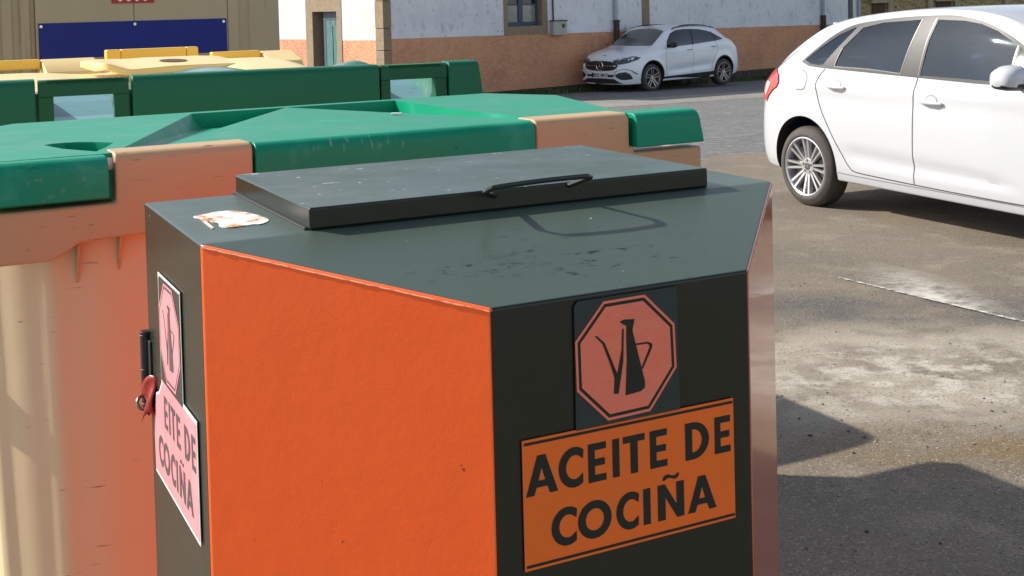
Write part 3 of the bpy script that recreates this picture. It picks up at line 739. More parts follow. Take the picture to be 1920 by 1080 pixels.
bm = newbm(); box(bm, -1.055, -.80, -.010, -.0055, 1.669+oz, 1.80+oz)
sg = link('red_sign', bm, m_red, root)
bm = newbm()
for i, ch in enumerate('OUCO'):
    wd, polys = glyph('O' if ch in 'OU' else 'C')
    for loops in polys: fill(bm, loops, lambda p: (-1.025+i*.05+p[0]*.042, -.0115, 1.681+oz+p[1]*.085))
link('sign_lettering', bm, m_white, sg)

# ================================================================== BUILDING
fc = Fr([2.14, 31.77, 0], .7025)
AC = -6.575
cw = fc.w(AC, 0, 0)
HB = 3.55          # eave height (world z)
root = empty('old_house', Fr([cw[0], cw[1], -.7], .7025), 'long old house with blotched white walls, terracotta base band and granite corner and window surround', 'house')
# local coordinates: x along facade, y depth, z above -0.7
oz = .7
def bx(name, m, x0, x1, y0, y1, z0, z1, par=None, bev=0):
    bm = newbm(); box(bm, x0, x1, y0, y1, z0+oz, z1+oz); return link(name, bm, m, par or root, bevel=bev)
LA = 11.92-AC
DEP = 9.0
def band(x): return np.interp(x, [0, LA], [.892, .70])
# facade wall with a window opening
wx0, wx1 = -2.93-AC, -1.80-AC; wz0, wz1 = 1.06, 2.3
def wallface(loops, y0, y1, m, name, axis):
    bm = newbm()
    fn = (lambda d: (lambda p: (p[0], d, p[1]+oz))) if axis == 'x' else (lambda d: (lambda p: (d, p[0], p[1]+oz)))
    solid(bm, loops, fn(y1), fn(y0)); fill(bm, loops, fn(y1)); return link(name, bm, m, root)
sx0, sx1 = -3.055-AC, -1.62-AC
wallface([[(.19, .892),(sx0, float(band(sx0))),(sx0,2.6),(sx1,2.6),(sx1,float(band(sx1))),(LA, .70),(LA,HB),(.19,HB)]], 0, .5, m_lime, 'wall', 'x')
wallface([[(.19,-1.6),(LA,-1.6),(LA,.70),(.19,.892)]], .004, .5, m_terra, 'base_band', 'x')
# stone window surround, flush
wallface([[(sx0,float(band(sx0))),(sx1,float(band(sx1))),(sx1,2.6),(sx0,2.6)],[(wx0,wz0),(wx1,wz0),(wx1,wz1),(wx0,wz1)]], -.012, .5, m_stone, 'window_surround', 'x')
bm = newbm()
for a, b, c, d in ((wx0, wx0+.06, wz0, wz1), (wx1-.06, wx1, wz0, wz1), (wx0+.06, wx1-.06, wz0, wz0+.10), (wx0+.06, wx1-.06, wz1-.06, wz1), ((wx0+wx1)/2-.07, (wx0+wx1)/2+.07, wz0+.10, wz1-.06)):
    box(bm, a, b, .16, .22, c+oz, d+oz)
for a, b in ((wx0+.06, (wx0+wx1)/2-.07), ((wx0+wx1)/2+.07, wx1-.06)): box(bm, a, b, .17, .21, 1.58+oz, 1.61+oz)
win = link('window', bm, m_woodb, root, bevel=.006)
bm = newbm(); box(bm, wx0+.06, wx1-.06, .195, .199, wz0+.1+oz, 1.58+oz); link('lower_pane', bm, m_pane, win)
bm = newbm(); box(bm, wx0+.06, wx1-.06, .195, .199, 1.61+oz, wz1-.06+oz); link('upper_pane', bm, m_glassd, win)
bx('pilaster', m_stone, 1.80-AC, 2.075-AC, -.03, 0, .7, HB, bev=.01)
# corner pillar (stone quoins)
bm = newbm(); zz = -1.6; k = 0
while zz < HB:
    h = .62 if k % 2 else .5; e = .004 if k % 2 else 0
    box(bm, -.025-e, .188+e, -.025-e, .30+e, zz+oz, min(zz+h-.012, HB)+oz); zz += h; k += 1
link('corner_pillar', bm, m_stone, root, bevel=.008)
bx('damp_foot', m_damp, .25, LA, -.02, .003, -1.4, -.50)
# left face (runs in +y)
dy0, dy1, ds0, ds1 = 1.956, 3.045, 1.744, 3.362
for nm, (p, q) in dict(a=(.301, ds0), b=(ds1, DEP)).items():
    wallface([[(p, .865),(q, .85),(q,HB),(p,HB)]], 0, .5, m_lime2, 'wall', 'y')
    wallface([[(p,-1.6),(q,-1.6),(q,.85),(p,.865)]], .004, .5, m_terra, 'base_band', 'y')
wallface([[(ds0,-1.6),(dy0,-1.6),(dy0,1.545),(dy1,1.545),(dy1,-1.6),(ds1,-1.6),(ds1,2.05),(ds0,2.05)]], -.012, .5, m_stone, 'door_surround', 'y')
wallface([[(ds0,2.05),(ds1,2.05),(ds1,HB),(ds0,HB)]], 0, .5, m_lime2, 'wall', 'y')
bx('door_reveal', m_brown, .30, .36, dy0, dy1, -1.6, 1.545)
bm = newbm(); box(bm, .14, .19, dy0+.02, dy0+.72, -1.2+oz, 1.33+oz); box(bm, .125, .14, dy0+.08, dy0+.33, .2+oz, 1.2+oz); box(bm, .125, .14, dy0+.41, dy0+.66, .2+oz, 1.2+oz)
dr = link('door', bm, m_woodg, root, bevel=.01)
bm = newbm(); box(bm, .135, .195, dy0, dy0+.02, -1.2+oz, 1.54+oz); box(bm, .135, .195, dy0+.72, dy0+.82, -1.2+oz, 1.54+oz); box(bm, .135, .195, dy0+.02, dy0+.72, 1.34+oz, 1.54+oz); link('door_frame', bm, m_woodb, root)
# back and right walls, roof
bx('wall', m_lime, .5, LA-.5, DEP-.4, DEP, -1.6, HB); bx('wall', m_lime, LA-.5, LA, .5, DEP, -1.6, HB)
bm = newbm(); e = .35
prism(bm, [(-e, HB-.05),(DEP+e, HB-.05),(DEP/2, HB+1.9)], lambda p, h: (h, p[0], p[1]+oz), -e, LA+e)
link('roof', bm, m_tile, root)
# meter box with conduit
mx0, mx1 = -1.56-AC, -1.10-AC
mt = bx('meter_box', m_box, mx0, mx1, -.16, 0, .80, 1.15, bev=.01)
bm = newbm(); box(bm, mx0+.29, mx0+.38, -.164, -.158, .98+oz, 1.08+oz); link('meter_window', bm, m_black, mt)
bm = newbm(); box(bm, mx0-.01, mx1+.01, -.175, 0, 1.15+oz, 1.175+oz); link('meter_hood', bm, m_rustpipe, mt)
bm = newbm(); tube(bm, [(mx0+.11, -.03, 1.17+oz), (mx0+.11, -.03, HB+oz-.05)], .02, 8); link('conduit', bm, m_rustpipe, root, smooth=True)
bm = newbm(); tube(bm, [(.745-AC, -.07, 1.05+oz), (.745-AC, -.07, HB+oz-.05)], .05, 12); link('downpipe', bm, m_pipe, root, smooth=True)
bm = newbm(); tube(bm, [(.745-AC, -.09, -.9+oz), (.745-AC, -.09, 1.1+oz)], .075, 12); cyl(bm, (.745-AC, -.09, 1.1+oz), .09, .05); cyl(bm, (.745-AC, -.09, .85+oz), .085, .05); link('iron_pipe_shoe', bm, m_rustpipe, root, smooth=True, angle=50)
bm = newbm(); tube(bm, [(9.86-AC, -.07, -.9+oz), (9.86-AC, -.07, 1.02+oz)], .085, 12); link('iron_pipe_shoe', bm, m_rustpipe, root, smooth=True, angle=50)
bm = newbm(); tube(bm, [(9.86-AC, -.07, 1.02+oz), (9.86-AC, -.07, HB+oz-.05)], .05, 12); link('downpipe', bm, m_pipe, root, smooth=True)
bm = newbm(); tube(bm, [(11.80-AC, -.06, -.9+oz), (11.80-AC, -.06, HB+oz)], .05, 10); link('downpipe', bm, m_pipe, root, smooth=True)
# street pole
pp = fc.w(9.95, -1.0, 0)
bm = newbm(); tube(bm, [(0, 0, -.1), (0, 0, 7)], [.085, .06], 12); cyl(bm, (0, 0, .1), .12, .25)
po = link('street_pole', bm, mat('grey_pole_paint', (.12, .12, .14), .5), None, smooth=True, angle=50); po.location = (pp[0], pp[1], gz(pp[1]))
tag(po, 'thin dark grey pole in front of the right end of the old house', 'pole')

# soil strip and weeds at the foot of the house
a, b = fc.w(-6.3, -.75, 0), fc.w(12.5, -.75, 0); c, d = fc.w(12.5, .3, 0), fc.w(-6.3, .3, 0)
sheet('soil_strip', [(p[0], p[1]) for p in (a, b, c, d)], .008, m_soil)
def tufts(name, pts, h, n, m, label, spread=.1, lw=.012):
    bm = newbm()
    for (x, y) in pts:
        for _ in range(n):
            px, py = x+random.gauss(0, spread), y+random.gauss(0, spread); hh = h*random.uniform(.4, 1.1); an = random.uniform(0, 6.28)
            dx, dy = math.cos(an)*lw, math.sin(an)*lw; lx, ly = random.gauss(0, .4)*hh, random.gauss(0, .4)*hh; z = gz(py)
            face(bm, [(px-dx, py-dy, z), (px+dx, py+dy, z), (px+dx*.7+lx*.5, py+dy*.7+ly*.5, z+hh*.6), (px+lx, py+ly, z+hh), (px-dx*.7+lx*.5, py-dy*.7+ly*.5, z+hh*.6)])
    o = link(name, bm, m); return tag(o, label, 'weeds', None, 'stuff')
wp = []
for i in range(150):
    q = fc.w(random.uniform(-2.5, 12), random.uniform(-.55, -.1), 0); wp.append((q[0], q[1]))
tufts('weeds', wp, .16, 9, m_leaf, 'low green weeds growing along the foot of the old house wall')

# loose grit on the apron
bm = newbm()
def stone(x, y, r):
    z = gz(y)+.004; k = random.uniform(0, 6.28); vs = []
    for h, q in ((0, 1), (.7, .8)):
        vs.append([bm.verts.new((x+r*q*math.cos(k+i*1.257)*random.uniform(.7, 1.2), y+r*q*math.sin(k+i*1.257)*random.uniform(.7, 1.2), z+r*h)) for i in range(5)])
    bm.faces.new(vs[1])
    for i in range(5): bm.faces.new((vs[0][i], vs[0][(i+1) % 5], vs[1][(i+1) % 5], vs[1][i]))
for _ in range(420):
    t = random.random()
    if t < .25: q = ps+pl*random.uniform(-.4, 3.5)+pn*random.gauss(.15, .25); stone(q.x, q.y, random.uniform(.002, .006))
    elif t < .6: stone(random.uniform(.8, 3.2), random.gauss(4.4, .35), random.uniform(.002, .007))
    else: stone(random.uniform(.8, 4.5), random.uniform(3.2, 9.5), random.uniform(.002, .006))
tag(link('gravel', bm, mat('grit_stones', (.16, .14, .12), .9, spots=[(3, .45, .55, (.04, .035, .035)), (5, .55, .6, (.4, .37, .32))])), 'loose grit and small stones scattered over the worn asphalt', 'gravel', None, 'stuff')

# ---- rubble stone building at far right
sb = Fr([16.2, 47.0, gz(47)], .35)
root = empty('stone_building', sb, 'brown rubble stone building with pale pilasters beyond the parked hatchback', 'building')
bm = newbm(); box(bm, -3.5, 16, 0, 6, -.5, 5); link('wall', bm, m_rubble, root)
m_stonel = mat('pale_dressed_stone', (.42, .34, .23), .9, spots=[(6, .4, .65, (.33, .26, .17))], bump=[(12, .4, .02)])
bm = newbm(); box(bm, -3.9, 16.4, -.4, 6.4, 5, 5.3); link('roof', bm, m_tile, root)
for x, y in ((1667, 5), (1742, 5), (1792, 5), (1885, -2)):
    a = sb.front(x, y)[0]; bm = newbm(); box(bm, a-.12, a+.12, -.12, 0, -.4, 4.99); link('pilaster', bm, m_stonel, root, bevel=.02)
for x0, x1 in ((1630, 1662), (1750, 1786)):
    a0, a1 = sb.front(x0, 5)[0], sb.front(x1, 5)[0]
    bm = newbm(); box(bm, a0+.1, a1-.1, -.05, 0, .5, 2.35); wn = link('shuttered_opening', bm, m_brown, root)
    bm = newbm(); box(bm, a0, a1, -.16, 0, 2.36, 2.62); link('lintel', bm, m_stonel, wn, bevel=.02)

# ---- vegetation seen past and through the hatchback
def leafy(bm, c, r, n, s):
    for _ in range(n):
        d = Vector((random.gauss(0, 1), random.gauss(0, 1), random.gauss(0, 1))).normalized()*random.uniform(.35, 1)**.5
        p = Vector(c)+Vector((d.x*r[0], d.y*r[1], d.z*r[2]))
        a = Vector((random.gauss(0, 1), random.gauss(0, 1), random.gauss(0, 1))).normalized()*s*random.uniform(.6, 1.3); b = a.orthogonal().normalized()*s*.6
        face(bm, [p-a, p+b, p+a, p-b])
def shrub(x, y, r, h, label, n=900, s=.08, name='shrub', cat='shrub', group=None):
    rt = empty(name, Vector((x, y, gz(y))), label, cat, group)
    bm = newbm()
    for _ in range(6): leafy(bm, (random.uniform(-r, r)*.6, random.uniform(-r, r)*.6, h*random.uniform(.4, .7)), (r*.55, r*.55, h*.38), n//6, s)
    link('foliage', bm, m_leaf, rt)
    bm = newbm()
    for k in range(5): tube(bm, [(0, 0, 0), (r*.25*math.cos(k*1.3), r*.25*math.sin(k*1.3), h*.35), (r*.5*math.cos(k*1.3), r*.5*math.sin(k*1.3), h*.75)], [.04, .03, .012], 6)
    link('stem', bm, m_bark, rt)
def tree(x, y, h, label, n=3500, s=.17):
    rt = empty('tree', Vector((x, y, gz(y))), label, 'tree', 'trees far behind the hatchback')
    bm = newbm(); tube(bm, [(0, 0, -.1), (.05, .1, h*.25), (0, 0, h*.55), (.1, 0, h*.8)], [h*.035, h*.028, h*.018, h*.006], 8)
    for k in range(7): tube(bm, [(0, 0, h*(.25+.06*k)), (h*.16*math.cos(k*2.1), h*.16*math.sin(k*2.1), h*(.42+.06*k))], [h*.012, h*.004], 6)
    link('trunk', bm, m_bark, rt)
    bm = newbm()
    for _ in range(16): leafy(bm, (random.uniform(-1, 1)*h*.27, random.uniform(-1, 1)*h*.27, h*random.uniform(.36, .88)), (h*.14, h*.14, h*.1), n//16, s)
    link('crown', bm, m_leaf, rt)
q = sb.w(-2.6, -2.2, 0); shrub(q[0]-.2, q[1], .9, 1.9, 'bright green shrub at the foot of the rubble stone building')
sheet('lawn', [(9, 16), (60, 16), (60, 70), (16, 42), (9.5, 22)], .008, m_grass)
shrub(13.0, 30.5, 1.5, 1.75, 'leafy shrub seen through the rear door window of the hatchback')
shrub(17.0, 33, 1.8, 1.7, 'leafy shrub seen through the front door window of the hatchback')

# ================================================================== CARS
def cr(xs, ys):
    """smooth interpolator through control points (monotone cubic)"""
    xs = np.array(xs, float); ys = np.array(ys, float); h = np.diff(xs); d = np.diff(ys)/h; m = np.zeros(len(xs))
    m[0], m[-1] = d[0], d[-1]
    for i in range(1, len(xs)-1):
        m[i] = 0 if d[i-1]*d[i] <= 0 else 2*d[i-1]*d[i]/(d[i-1]+d[i])
    def f(x):
        x = min(max(x, xs[0]), xs[-1]); i = min(max(int(np.searchsorted(xs, x)-1), 0), len(xs)-2)
        t = (x-xs[i])/h[i]
        return float((2*t**3-3*t**2+1)*ys[i]+(t**3-2*t**2+t)*h[i]*m[i]+(-2*t**3+3*t**2)*ys[i+1]+(t**3-t**2)*h[i]*m[i+1])
    return f
def bool_cut(o, cutters):
    for c in cutters: c.parent = o.parent
    bpy.context.view_layer.update()
    for c in cutters:
        md = o.modifiers.new('cut', 'BOOLEAN'); md.operation = 'DIFFERENCE'; md.solver = 'EXACT'; md.object = c
        md.material_mode = 'TRANSFER'
    dg = bpy.context.evaluated_depsgraph_get(); dg.update()
    me = bpy.data.meshes.new_from_object(o.evaluated_get(dg)); o.modifiers.clear(); old = o.data; o.data = me; bpy.data.meshes.remove(old)
    for c in cutters: me2 = c.data; bpy.data.objects.remove(c); bpy.data.meshes.remove(me2)
class Car:
    def __init__(s, root, P, paint):
        s.root = root; s.P = P; s.paint = paint
        # stations
        x0, x1 = P['ends']
        xs = sorted(set([round(x, 4) for x in list(np.linspace(x0+.2, x1-.25, 90))+[x0+t for t in (0, .004, .015, .035, .06, .09, .13, .17)]+[x1-t for t in (0, .004, .015, .03, .05, .08, .12, .16, .2)]]))
        bm = newbm(); rings = []
        for x in xs:
            half = s.section(x); ring = [bm.verts.new((x, y, z)) for y, z in half]+[bm.verts.new((x, -y, z)) for y, z in half[-2:0:-1]]
            rings.append(ring)
        for a, b in zip(rings, rings[1:]):
            n = len(a)
            for i in range(n): bm.faces.new((a[i], a[(i+1) % n], b[(i+1) % n], b[i]))
        bm.faces.new(rings[0]); bm.faces.new(rings[-1][::-1])
        s.body = link('body', bm, [paint, m_well, m_int], root, smooth=True, angle=30)
        b2 = bmesh.new(); b2.from_mesh(s.body.data); s.bvh = BVHTree.FromBMesh(b2); b2.free()
    def section(s, x):
        P = s.P; wf = P['wf'](x); zb = P['zb'](x); zc = P['zc'](x); ze = min(P['ze'](x), zc-.012); zt = min(P['zbelt'](x), ze-.03)
        Y = P['ymax']*wf; ye = P['ye'](x)*wf; yb = P['yb']*wf
        zm = zb+(zt-zb)*.45
        k = [(0, zb), (Y*.55, zb), (Y*.90, zb+.01), (Y*.965, zb+.05), (Y*.992, zb+(zm-zb)*.5), (Y, zm), (Y*.992, zb+(zt-zb)*.72), (yb, zt), (yb+(ye-yb)*.5+.012, zt+(ze-zt)*.55), (ye, ze), (ye*.93, ze+(zc-ze)*.42), (ye*.75, ze+(zc-ze)*.72), (ye*.4, ze+(zc-ze)*.95), (0, zc)]
        out = []
        for i in range(len(k)-1):
            n = 5
            p1, p2 = np.array(k[i]), np.array(k[i+1]); p0 = np.array(k[max(i-1, 0)]); p3 = np.array(k[min(i+2, len(k)-1)])
            if i == 0: p0 = p1
            for j in range(n):
                t = j/n; q = .5*((2*p1)+(-p0+p2)*t+(2*p0-5*p1+4*p2-p3)*t*t+(-p0+3*p1-3*p2+p3)*t**3)
                yy = q[0]
                if s.P.get('sculpt') and i > 3: yy += s.P['sculpt'](x, q[1])*wf
                out.append((float(max(yy, 0)), float(q[1])))
        out.append((0.0, zc)); return out
    def hit(s, p, axis, sgn, off):
        if axis == 'y': o = Vector((p[0], 3*sgn, p[1])); d = Vector((0, -sgn, 0))
        else: o = Vector((8*sgn, p[0], p[1])); d = Vector((-sgn, 0, 0))
        h, n, i, _ = s.bvh.ray_cast(o, d)
        if h is None:
            h, n, i, _ = s.bvh.find_nearest(Vector((p[0], .8*sgn, p[1])) if axis == 'y' else Vector((3*sgn, p[0], p[1])))
        if n.dot(d) > 0: n = -n
        return h+n*off
    def patch(s, name, loops, m, axis='y', sgn=1, off=.003, grid=.05, parent=None, thick=None, fn=None):
        bm = newbm(); fill(bm, loops, lambda p: (p[0], p[1], 0))
        bmesh.ops.remove_doubles(bm, verts=bm.verts[:], dist=1e-5)
        xs = [v.co.x for v in bm.verts]; zs = [v.co.y for v in bm.verts]
        for k, (lo, hi) in enumerate(((min(xs), max(xs)), (min(zs), max(zs)))):
            c = math.floor(lo/grid)*grid
            while c < hi:
                co_ = [0, 0, 0]; no = [0, 0, 0]; co_[k] = c; no[k] = 1
                bmesh.ops.bisect_plane(bm, geom=bm.verts[:]+bm.edges[:]+bm.faces[:], plane_co=co_, plane_no=no); c += grid
        for v in bm.verts:
            v.co = s.hit((v.co.x, v.co.y), axis, sgn, off)
        for f_ in bm.faces:
            f_.normal_update()
            if (f_.normal.y if axis == 'y' else f_.normal.x)*sgn < 0: f_.normal_flip()
        o = link(name, bm, m, parent or s.root, smooth=True, angle=40, recalc=False)
        if thick: md = o.modifiers.new('t', 'SOLIDIFY'); md.thickness = thick; md.offset = 0
        return o
    def seam(s, name, pts, wd, m, axis='y', sgn=1, off=.002, parent=None, n=8):
        c = catmull(pts, n); bm = newbm(); L_, R_ = [], []
        for i, p in enumerate(c):
            d = c[min(i+1, len(c)-1)]-c[max(i-1, 0)]; d = d/np.linalg.norm(d); nn = np.array([-d[1], d[0]])*wd/2
            L_.append(bm.verts.new(s.hit(p+nn, axis, sgn, off))); R_.append(bm.verts.new(s.hit(p-nn, axis, sgn, off)))
        for i in range(len(c)-1): bm.faces.new((L_[i], L_[i+1], R_[i+1], R_[i]))
        return link(name, bm, m, parent or s.root, smooth=True, angle=60)
def prism_obj(pts, y0, y1, m=None, axis='y'):
    bm = newbm(); prism(bm, pts, (lambda p, h: (p[0], h, p[1])) if axis == 'y' else (lambda p, h: (h, p[0], p[1])), y0, y1)
    return link('cutter', bm, m or m_well)
def cyl_obj(c, r, y0, y1):
    bm = newbm(); cyl(bm, (c[0], (y0+y1)/2, c[1]), r, abs(y1-y0), 'y', 56); o = link('cutter', bm, m_well, smooth=False)
    return o
def lathe(bm, prof, n=48, mi=0):
    """prof (y, r) around the y axis"""
    rings = [[bm.verts.new((r*math.cos(k*2*math.pi/n), y, r*math.sin(k*2*math.pi/n))) for k in range(n)] for y, r in prof]
    for a, b in zip(rings, rings[1:]):
        for k in range(n): bm.faces.new((a[k], a[(k+1) % n], b[(k+1) % n], b[k])).material_index = mi
def wheel(root, x, y, sgn, R, rimr, spokes, wid=.205, style='twin', m1=None, m2=None, steer=0, lift=0):
    """wheel with its outside face at sgn*y"""
    e = bpy.data.objects.new('wheel', None); col.objects.link(e); e.parent = root; e.location = (x, sgn*y, R+lift); e.empty_display_size = .1
    e.rotation_euler = (0, 0, steer)
    S = lambda v: sgn*v
    bm = newbm()
    lathe(bm, [(S(-.012), rimr+.004), (S(.0), rimr+.012), (S(.004), rimr+.03), (S(.002), R-.055), (S(-.012), R-.022), (S(-.028), R-.006), (S(-.05), R), (S(-wid+.03), R), (S(-wid), R-.03), (S(-wid), rimr)], 64)
    # tread grooves
    for k in range(64):
        t = k*2*math.pi/64; c_, s_ = math.cos(t), math.sin(t)
        a = Vector((c_, 0, s_)); tt = Vector((-s_, 0, c_)); 
        p0 = a*(R-.018)+Vector((0, S(-.016), 0)); p1 = a*(R+.0025)+Vector((0, S(-.05), 0)); p2 = a*(R+.0025)+Vector((0, S(-.09), 0))
        q = .010
        va = [bm.verts.new(p) for p in (p0-tt*q, p0+tt*q, p1+tt*q, p1-tt*q, p2+tt*q, p2-tt*q)]
        bm.faces.new((va[0], va[1], va[2], va[3])); bm.faces.new((va[3], va[2], va[4], va[5]))
    ty = link('tyre', bm, m_tyre, e, smooth=True, angle=50)
    bm = newbm()
    lathe(bm, [(S(-.02), rimr+.006), (S(-.003), rimr+.008), (S(-.001), rimr), (S(-.006), rimr-.008), (S(-.02), rimr-.012), (S(-.10), rimr-.02), (S(-.15), rimr-.03)], 64)
    if style == 'twin':
        for k in range(spokes):
            t0 = k*2*math.pi/spokes+math.pi/2
            for s2 in (-1, 1):
                # each twin: outer end spread, hub end close
                ain = t0+s2*.20; aout = t0+s2*.13
                pi_ = Vector((math.cos(ain), 0, math.sin(ain)))*.055; po_ = Vector((math.cos(aout), 0, math.sin(aout)))*(rimr-.004)
                d = (po_-pi_).normalized(); nn = Vector((-d.z, 0, d.x))
                for (w0, w1, dy) in ((.0125, .0115, 0),):
                    vs = []
                    for p_, w_, yy in ((pi_, w0, -.034), (po_, w1, -.010)):
                        for (a_, dd) in ((-1, -.03), (-.75, 0), (.75, 0), (1, -.03)):
                            vs.append(bm.verts.new(p_+nn*w_*a_+Vector((0, S(yy+dd), 0))))
                    for i in range(3): bm.faces.new((vs[i], vs[i+1], vs[i+5], vs[i+4]))
        cyl(bm, (0, S(-.045), 0), .066, .03, 'y', 32)
    else:
        for k in range(5):
            t0 = k*2*math.pi/5+math.pi/2
            for s2 in (-1, 1):
                ain = t0+s2*.62; aout = t0+s2*.17
                pi_ = Vector((math.cos(ain), 0, math.sin(ain)))*.045; po_ = Vector((math.cos(aout), 0, math.sin(aout)))*(rimr-.002)
                d = (po_-pi_).normalized(); nn = Vector((-d.z, 0, d.x)); vs = []
                for p_, w_, yy in ((pi_, .017, -.028), (po_, .017, -.006)):
                    for (a_, dd) in ((-1, -.03), (-.8, 0), (.8, 0), (1, -.03)): vs.append(bm.verts.new(p_+nn*w_*a_+Vector((0, S(yy+dd), 0))))
                for i in range(3): bm.faces.new((vs[i], vs[i+1], vs[i+5], vs[i+4]))
        cyl(bm, (0, S(-.035), 0), .06, .03, 'y', 32)
    rm = link('rim', bm, m1 or m_alloy, e, smooth=True, angle=35)
    bm = newbm(); cyl(bm, (0, S(-.075), 0), rimr-.022, .01, 'y', 40)
    link('rim_back', bm, m2 or m_alloyd, e)
    if style == 'twin':
        bm = newbm(); cyl(bm, (0, S(-.0295), 0), .030, .004, 'y', 24)
        for k in range(5):
            t = k*2*math.pi/5+.3; cyl(bm, (.047*math.cos(t), S(-.031), .047*math.sin(t)), .011, .004, 'y', 12)
        link('hub_cap', bm, m_alloyd, e)
        bm = newbm()
        for dz in (-.008, .004):
            prism(bm, [(-.016, dz-.004), (0, dz+.008), (.016, dz-.004), (.016, dz), (0, dz+.013), (-.016, dz)], lambda p, h: (p[0], h, p[1]), S(-.028), S(-.0255))
        link('hub_emblem', bm, m_chrome, e)
    else:
        bm = newbm(); cyl(bm, (0, S(-.019), 0), .036, .004, 'y', 24); link('hub_cap', bm, m_chrome, e)
    return e

# ---------------- white hatchback (near)
c4 = Fr([2.298, 9.68, 0], -1.097)
o_ = c4.w(0, .875, 0)
cf = Fr([o_[0], o_[1], -.085], -1.097)
root = empty('parked_car', cf, 'white five door hatchback at the right, with red tail lamp and silver many-spoked wheel', 'car')
# local: x forward, -y is the side we see (near), +y away
wf4 = cr([-.77,-.76,-.735,-.68,-.59,-.45,-.2,.3,2.6,3.0,3.25,3.42,3.5,3.53], [.56,.66,.74,.815,.88,.935,.985,1,1,.97,.91,.8,.65,.55])
P4 = dict(ends=(-.77, 3.53), wf=wf4, ymax=.895, yb=.862,
  zc=cr([-.77,-.755,-.72,-.65,-.5,-.25,-.08,.0,.25,.55,.9,1.3,1.7,1.95,2.3,2.72,3.0,3.3,3.45,3.53],[.90,1.0,1.09,1.14,1.25,1.39,1.475,1.50,1.54,1.565,1.585,1.592,1.570,1.52,1.34,1.10,1.03,.93,.84,.72]),
  ze=cr([-.80,-.7,-.55,-.35,-.1,.05,.3,.55,.9,1.2,1.5,1.8,2.0,2.3,2.7,3.0,3.3,3.53],[.86,1.02,1.12,1.22,1.335,1.40,1.47,1.51,1.54,1.553,1.545,1.50,1.42,1.26,1.04,.97,.88,.68]),
  zbelt=cr([-.80,-.6,-.3,0,.5,1.2,1.9,2.6,3.0,3.53],[.80,.95,1.09,1.135,1.125,1.10,1.08,1.02,.92,.60]),
  zb=cr([-.80,-.7,-.55,-.3,.4,2.2,3.1,3.53],[.42,.33,.28,.27,.25,.22,.2,.25]),
  ye=cr([-.8,-.4,.0,.5,1.2,1.8,2.2,2.7,3.5],[.72,.70,.69,.70,.705,.70,.72,.80,.8]))
def sc4(x, z):
    # hollow of the door bottom under a crease line, a soft shoulder line
    cz = np.interp(x, [.3, 1.15, 1.6, 1.95, 2.15], [.545, .507, .489, .455, .40]); k = np.interp(x, [.35, .6, 1.9, 2.15], [0, 1, 1, 0])
    d = z-cz
    r = -.015*k*math.exp(-((d+.035)/(.035 if d > -.035 else .07))**2)
    r += .006*math.exp(-((z-.60)/.03)**2)*k*0
    r += .012*math.exp(-((z-.985)/.035)**2)*np.interp(x, [-.3, .1, 2.0, 2.5], [0, 1, 1, 0])
    return r
P4['sculpt'] = sc4
car = Car(root, P4, m_carw)
# glass outlines (x, z)
quarter = [(-.005,1.185),(.13,1.285),(.30,1.385),(.45,1.440),(.475,1.440),(.335,1.29),(.215,1.155),(.16,1.150),(.06,1.160)]
reard = [(.350,1.150),(.39,1.285),(.545,1.440),(.75,1.478),(1.13,1.500),(1.08,1.32),(1.035,1.122)]
frontd = [(1.222,1.110),(1.245,1.35),(1.279,1.500),(1.512,1.492),(1.66,1.470),(1.80,1.425),(1.975,1.335),(1.975,1.095)]
tri = [(2.0,1.325),(2.0,1.10),(2.34,1.085)]
outer = [tuple(p) for p in catmull([(-.045,1.170),(.06,1.262),(.22,1.377),(.40,1.452),(.60,1.487),(.90,1.515),(1.25,1.530),(1.50,1.520),(1.75,1.462),(1.98,1.355),(2.2,1.215),(2.40,1.085)], 5)]+[(2.40,1.07),(1.704,1.078),(1.137,1.098),(.445,1.123),(.2,1.132),(.05,1.140)]
loft_cav = Car.__new__(Car); 
cuts = []
for xx in (0, 2.608):
    for sg_ in (-1, 1): cuts.append(cyl_obj((xx-.008 if xx == 0 else xx, .365), .378, sg_*.60, sg_*1.1))
# cabin void
bm = newbm(); rr = []
for x, z1, yw in ((-.32,1.22,.58),(.02,1.34,.60),(.35,1.41,.62),(.9,1.50,.635),(1.4,1.52,.64),(1.75,1.46,.64),(2.0,1.35,.66),(2.3,1.19,.70)):
    rr.append([bm.verts.new(p) for p in ((x,-.80,.62),(x,.80,.62),(x,.795,1.10),(x,yw,z1-.02),(x,yw-.1,z1+.015),(x,-yw+.1,z1+.015),(x,-yw,z1-.02),(x,-.795,1.10))])
for a, b in zip(rr, rr[1:]):
    for i in range(8): bm.faces.new((a[i], a[(i+1) % 8], b[(i+1) % 8], b[i]))
bm.faces.new(rr[0]); bm.faces.new(rr[-1])
cuts.append(link('cutter', bm, m_int))
RS = [(-.56,1.15),(.56,1.15),(.50,1.42),(-.50,1.42)]
cuts.append(prism_obj(RS, -1.0, .0, m_trim, 'x'))
for poly in (quarter, reard, frontd): cuts.append(prism_obj(poly, -1.2, 1.2, m_trim))
bool_cut(car.body, cuts)
for p in car.body.data.polygons: p.use_smooth = True
set_sharp(car.body.data, 32)
